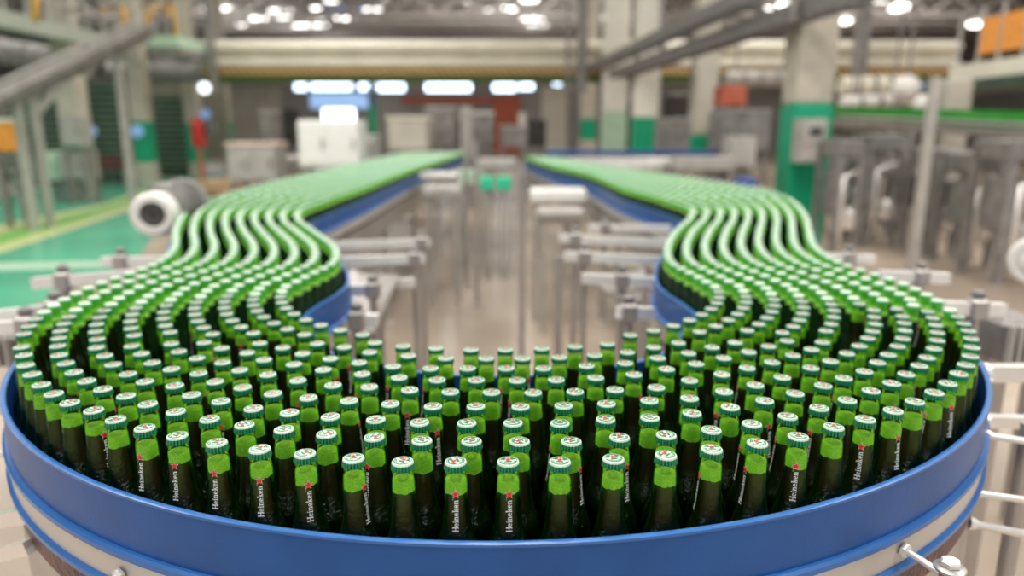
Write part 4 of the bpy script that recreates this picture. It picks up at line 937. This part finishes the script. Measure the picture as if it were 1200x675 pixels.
b = MB(); p_ = at(1096,90,8.2); q_ = Vector((at(1084,190,8.2).x,8.2,0)); p_.x = q_.x; b.bar((q_.x,8.2,0),(p_.x,8.2,p_.z),.09); o = thing('slanted_post','tall slim grey post standing before the right machine frames','post',(q_.x,8.2,0)); b.build('post_tube','light_grey',o)
b = MB(); b.cbox((q_.x,8.2,.01),(.2,.2,.02)); b.build('foot_plate','steel',o)
for (u,v,d,r,lbl) in [(1062,104,15,.27,'white round tank, the upper of two right of the big column'),(1083,124,14,.21,'white round tank, lower and further right of the pair')]:
    p_ = at(u,v,d); t = thing('round_tank',lbl,'tank',(p_.x,d,0)); b = MB(); b.lathe([(r*.1,-r),(r*.6,-r*.8),(r,-r*.3),(r,r*.3),(r*.6,r*.8),(r*.1,r)],24,c=p_); b.build('tank_shell','white',t,smooth=True)
    for s in (-1,1): b = MB(); b.bar((p_.x+s*r*.7,d,0),(p_.x+s*r*.7,d,p_.z),.06); b.build('leg','steel',t)
# small extras at left
p_ = at(232,155,20); t = thing('fire_extinguisher','red fire extinguisher shape beside the slim green-based column','extinguisher',(p_.x,p_.y,p_.z-.4)); b = MB(); b.lathe([(.16,-.4),(.18,-.35),(.18,.25),(.08,.36),(.05,.42)],16,c=p_); b.build('cylinder','ext_red',t,smooth=True,auto=40)

b = MB(); b.tube([p_+Vector((0,-.02,.4)),p_+Vector((.2,-.05,.35)),p_+Vector((.25,-.05,-.1))],.03,8); b.build('hose','dark',t,smooth=True); b = MB(); b.bar((p_.x,p_.y,0),(p_.x,p_.y,p_.z-.4),.08); b.build('stand','red',t)
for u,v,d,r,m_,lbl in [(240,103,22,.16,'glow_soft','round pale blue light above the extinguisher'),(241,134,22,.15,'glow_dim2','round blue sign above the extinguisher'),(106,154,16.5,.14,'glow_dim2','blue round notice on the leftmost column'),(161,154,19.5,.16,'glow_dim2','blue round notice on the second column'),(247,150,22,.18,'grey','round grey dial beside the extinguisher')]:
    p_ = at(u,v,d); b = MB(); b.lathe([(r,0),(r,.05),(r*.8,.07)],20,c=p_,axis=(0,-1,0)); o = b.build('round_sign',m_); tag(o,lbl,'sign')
simple_box('junction_cabinet','pale grey cabinet standing before the leftmost column','cabinet',72,94,136,172,15.8,.4,'light_grey',door=1)
t = thing('step_ladder','pale metal step ladder with handrails at lower left edge','ladder',tuple(on_z(8,240,0)))
q_ = on_z(8,238,0)
for s in (-.28,.28):
    b = MB(); b.bar((q_.x+s,q_.y,0),(q_.x+s+.05,q_.y+.5,1.35),.05); b.build('stringer','light_grey',t)
    b = MB(); b.bar((q_.x+s,q_.y+.9,0),(q_.x+s,q_.y+.5,1.35),.05); b.build('rear_leg','light_grey',t)
for k in range(5):
    z = .22+.25*k; b = MB(); b.cbox((q_.x+.03,q_.y+.5*z/1.35,z),(.58,.18,.03)); b.build('step','light_grey',t)
# ---------------------------------------------------------------- light
def area(loc, sx, sy, power, col=(1,.97,.92), rot=(0,0,0)):
    l = bpy.data.lights.new('ceiling_light','AREA'); l.shape = 'RECTANGLE'; l.size = sx; l.size_y = sy; l.energy = power; l.color = col
    o = bpy.data.objects.new('ceiling_light', l); C.objects.link(o); o.location = loc; o.rotation_euler = rot
for x in (-7,0,7):
    area((x,2.0,8.2),1.6,9,LPOW*1.7)
for x in (-16,-5,6,17):
    for y in (11,20): area((x,y,8.2),5,6,LPOW*1.0)
for x in (-14,0,14): area((x,30,8.2),8,3,LPOW*1.4)
w = bpy.data.worlds.new('hall_light'); w.use_nodes = True; w.node_tree.nodes['Background'].inputs[0].default_value = (.95,.97,1,1); w.node_tree.nodes['Background'].inputs[1].default_value = .75
bpy.context.scene.world = w
cam = bpy.data.cameras.new('camera'); co = bpy.data.objects.new('camera', cam); C.objects.link(co)
co.location = (0,0,CAMZ); co.rotation_euler = (math.pi/2-PITCH,0,0); cam.sensor_width = 36; cam.lens = F/1200*36; cam.clip_start = .05; cam.clip_end = 200
cam.dof.use_dof = True; cam.dof.focus_distance = .97; cam.dof.aperture_fstop = 1.75; cam.dof.aperture_blades = 0
sc = bpy.context.scene; sc.camera = co
sc.view_settings.view_transform = 'Standard'; sc.view_settings.look = 'None'; sc.view_settings.exposure = 0
sc.cycles.transparent_max_bounces = 12; sc.cycles.max_bounces = 8; sc.cycles.use_denoising = True
sc.cycles.caustics_reflective = False; sc.cycles.caustics_refractive = False
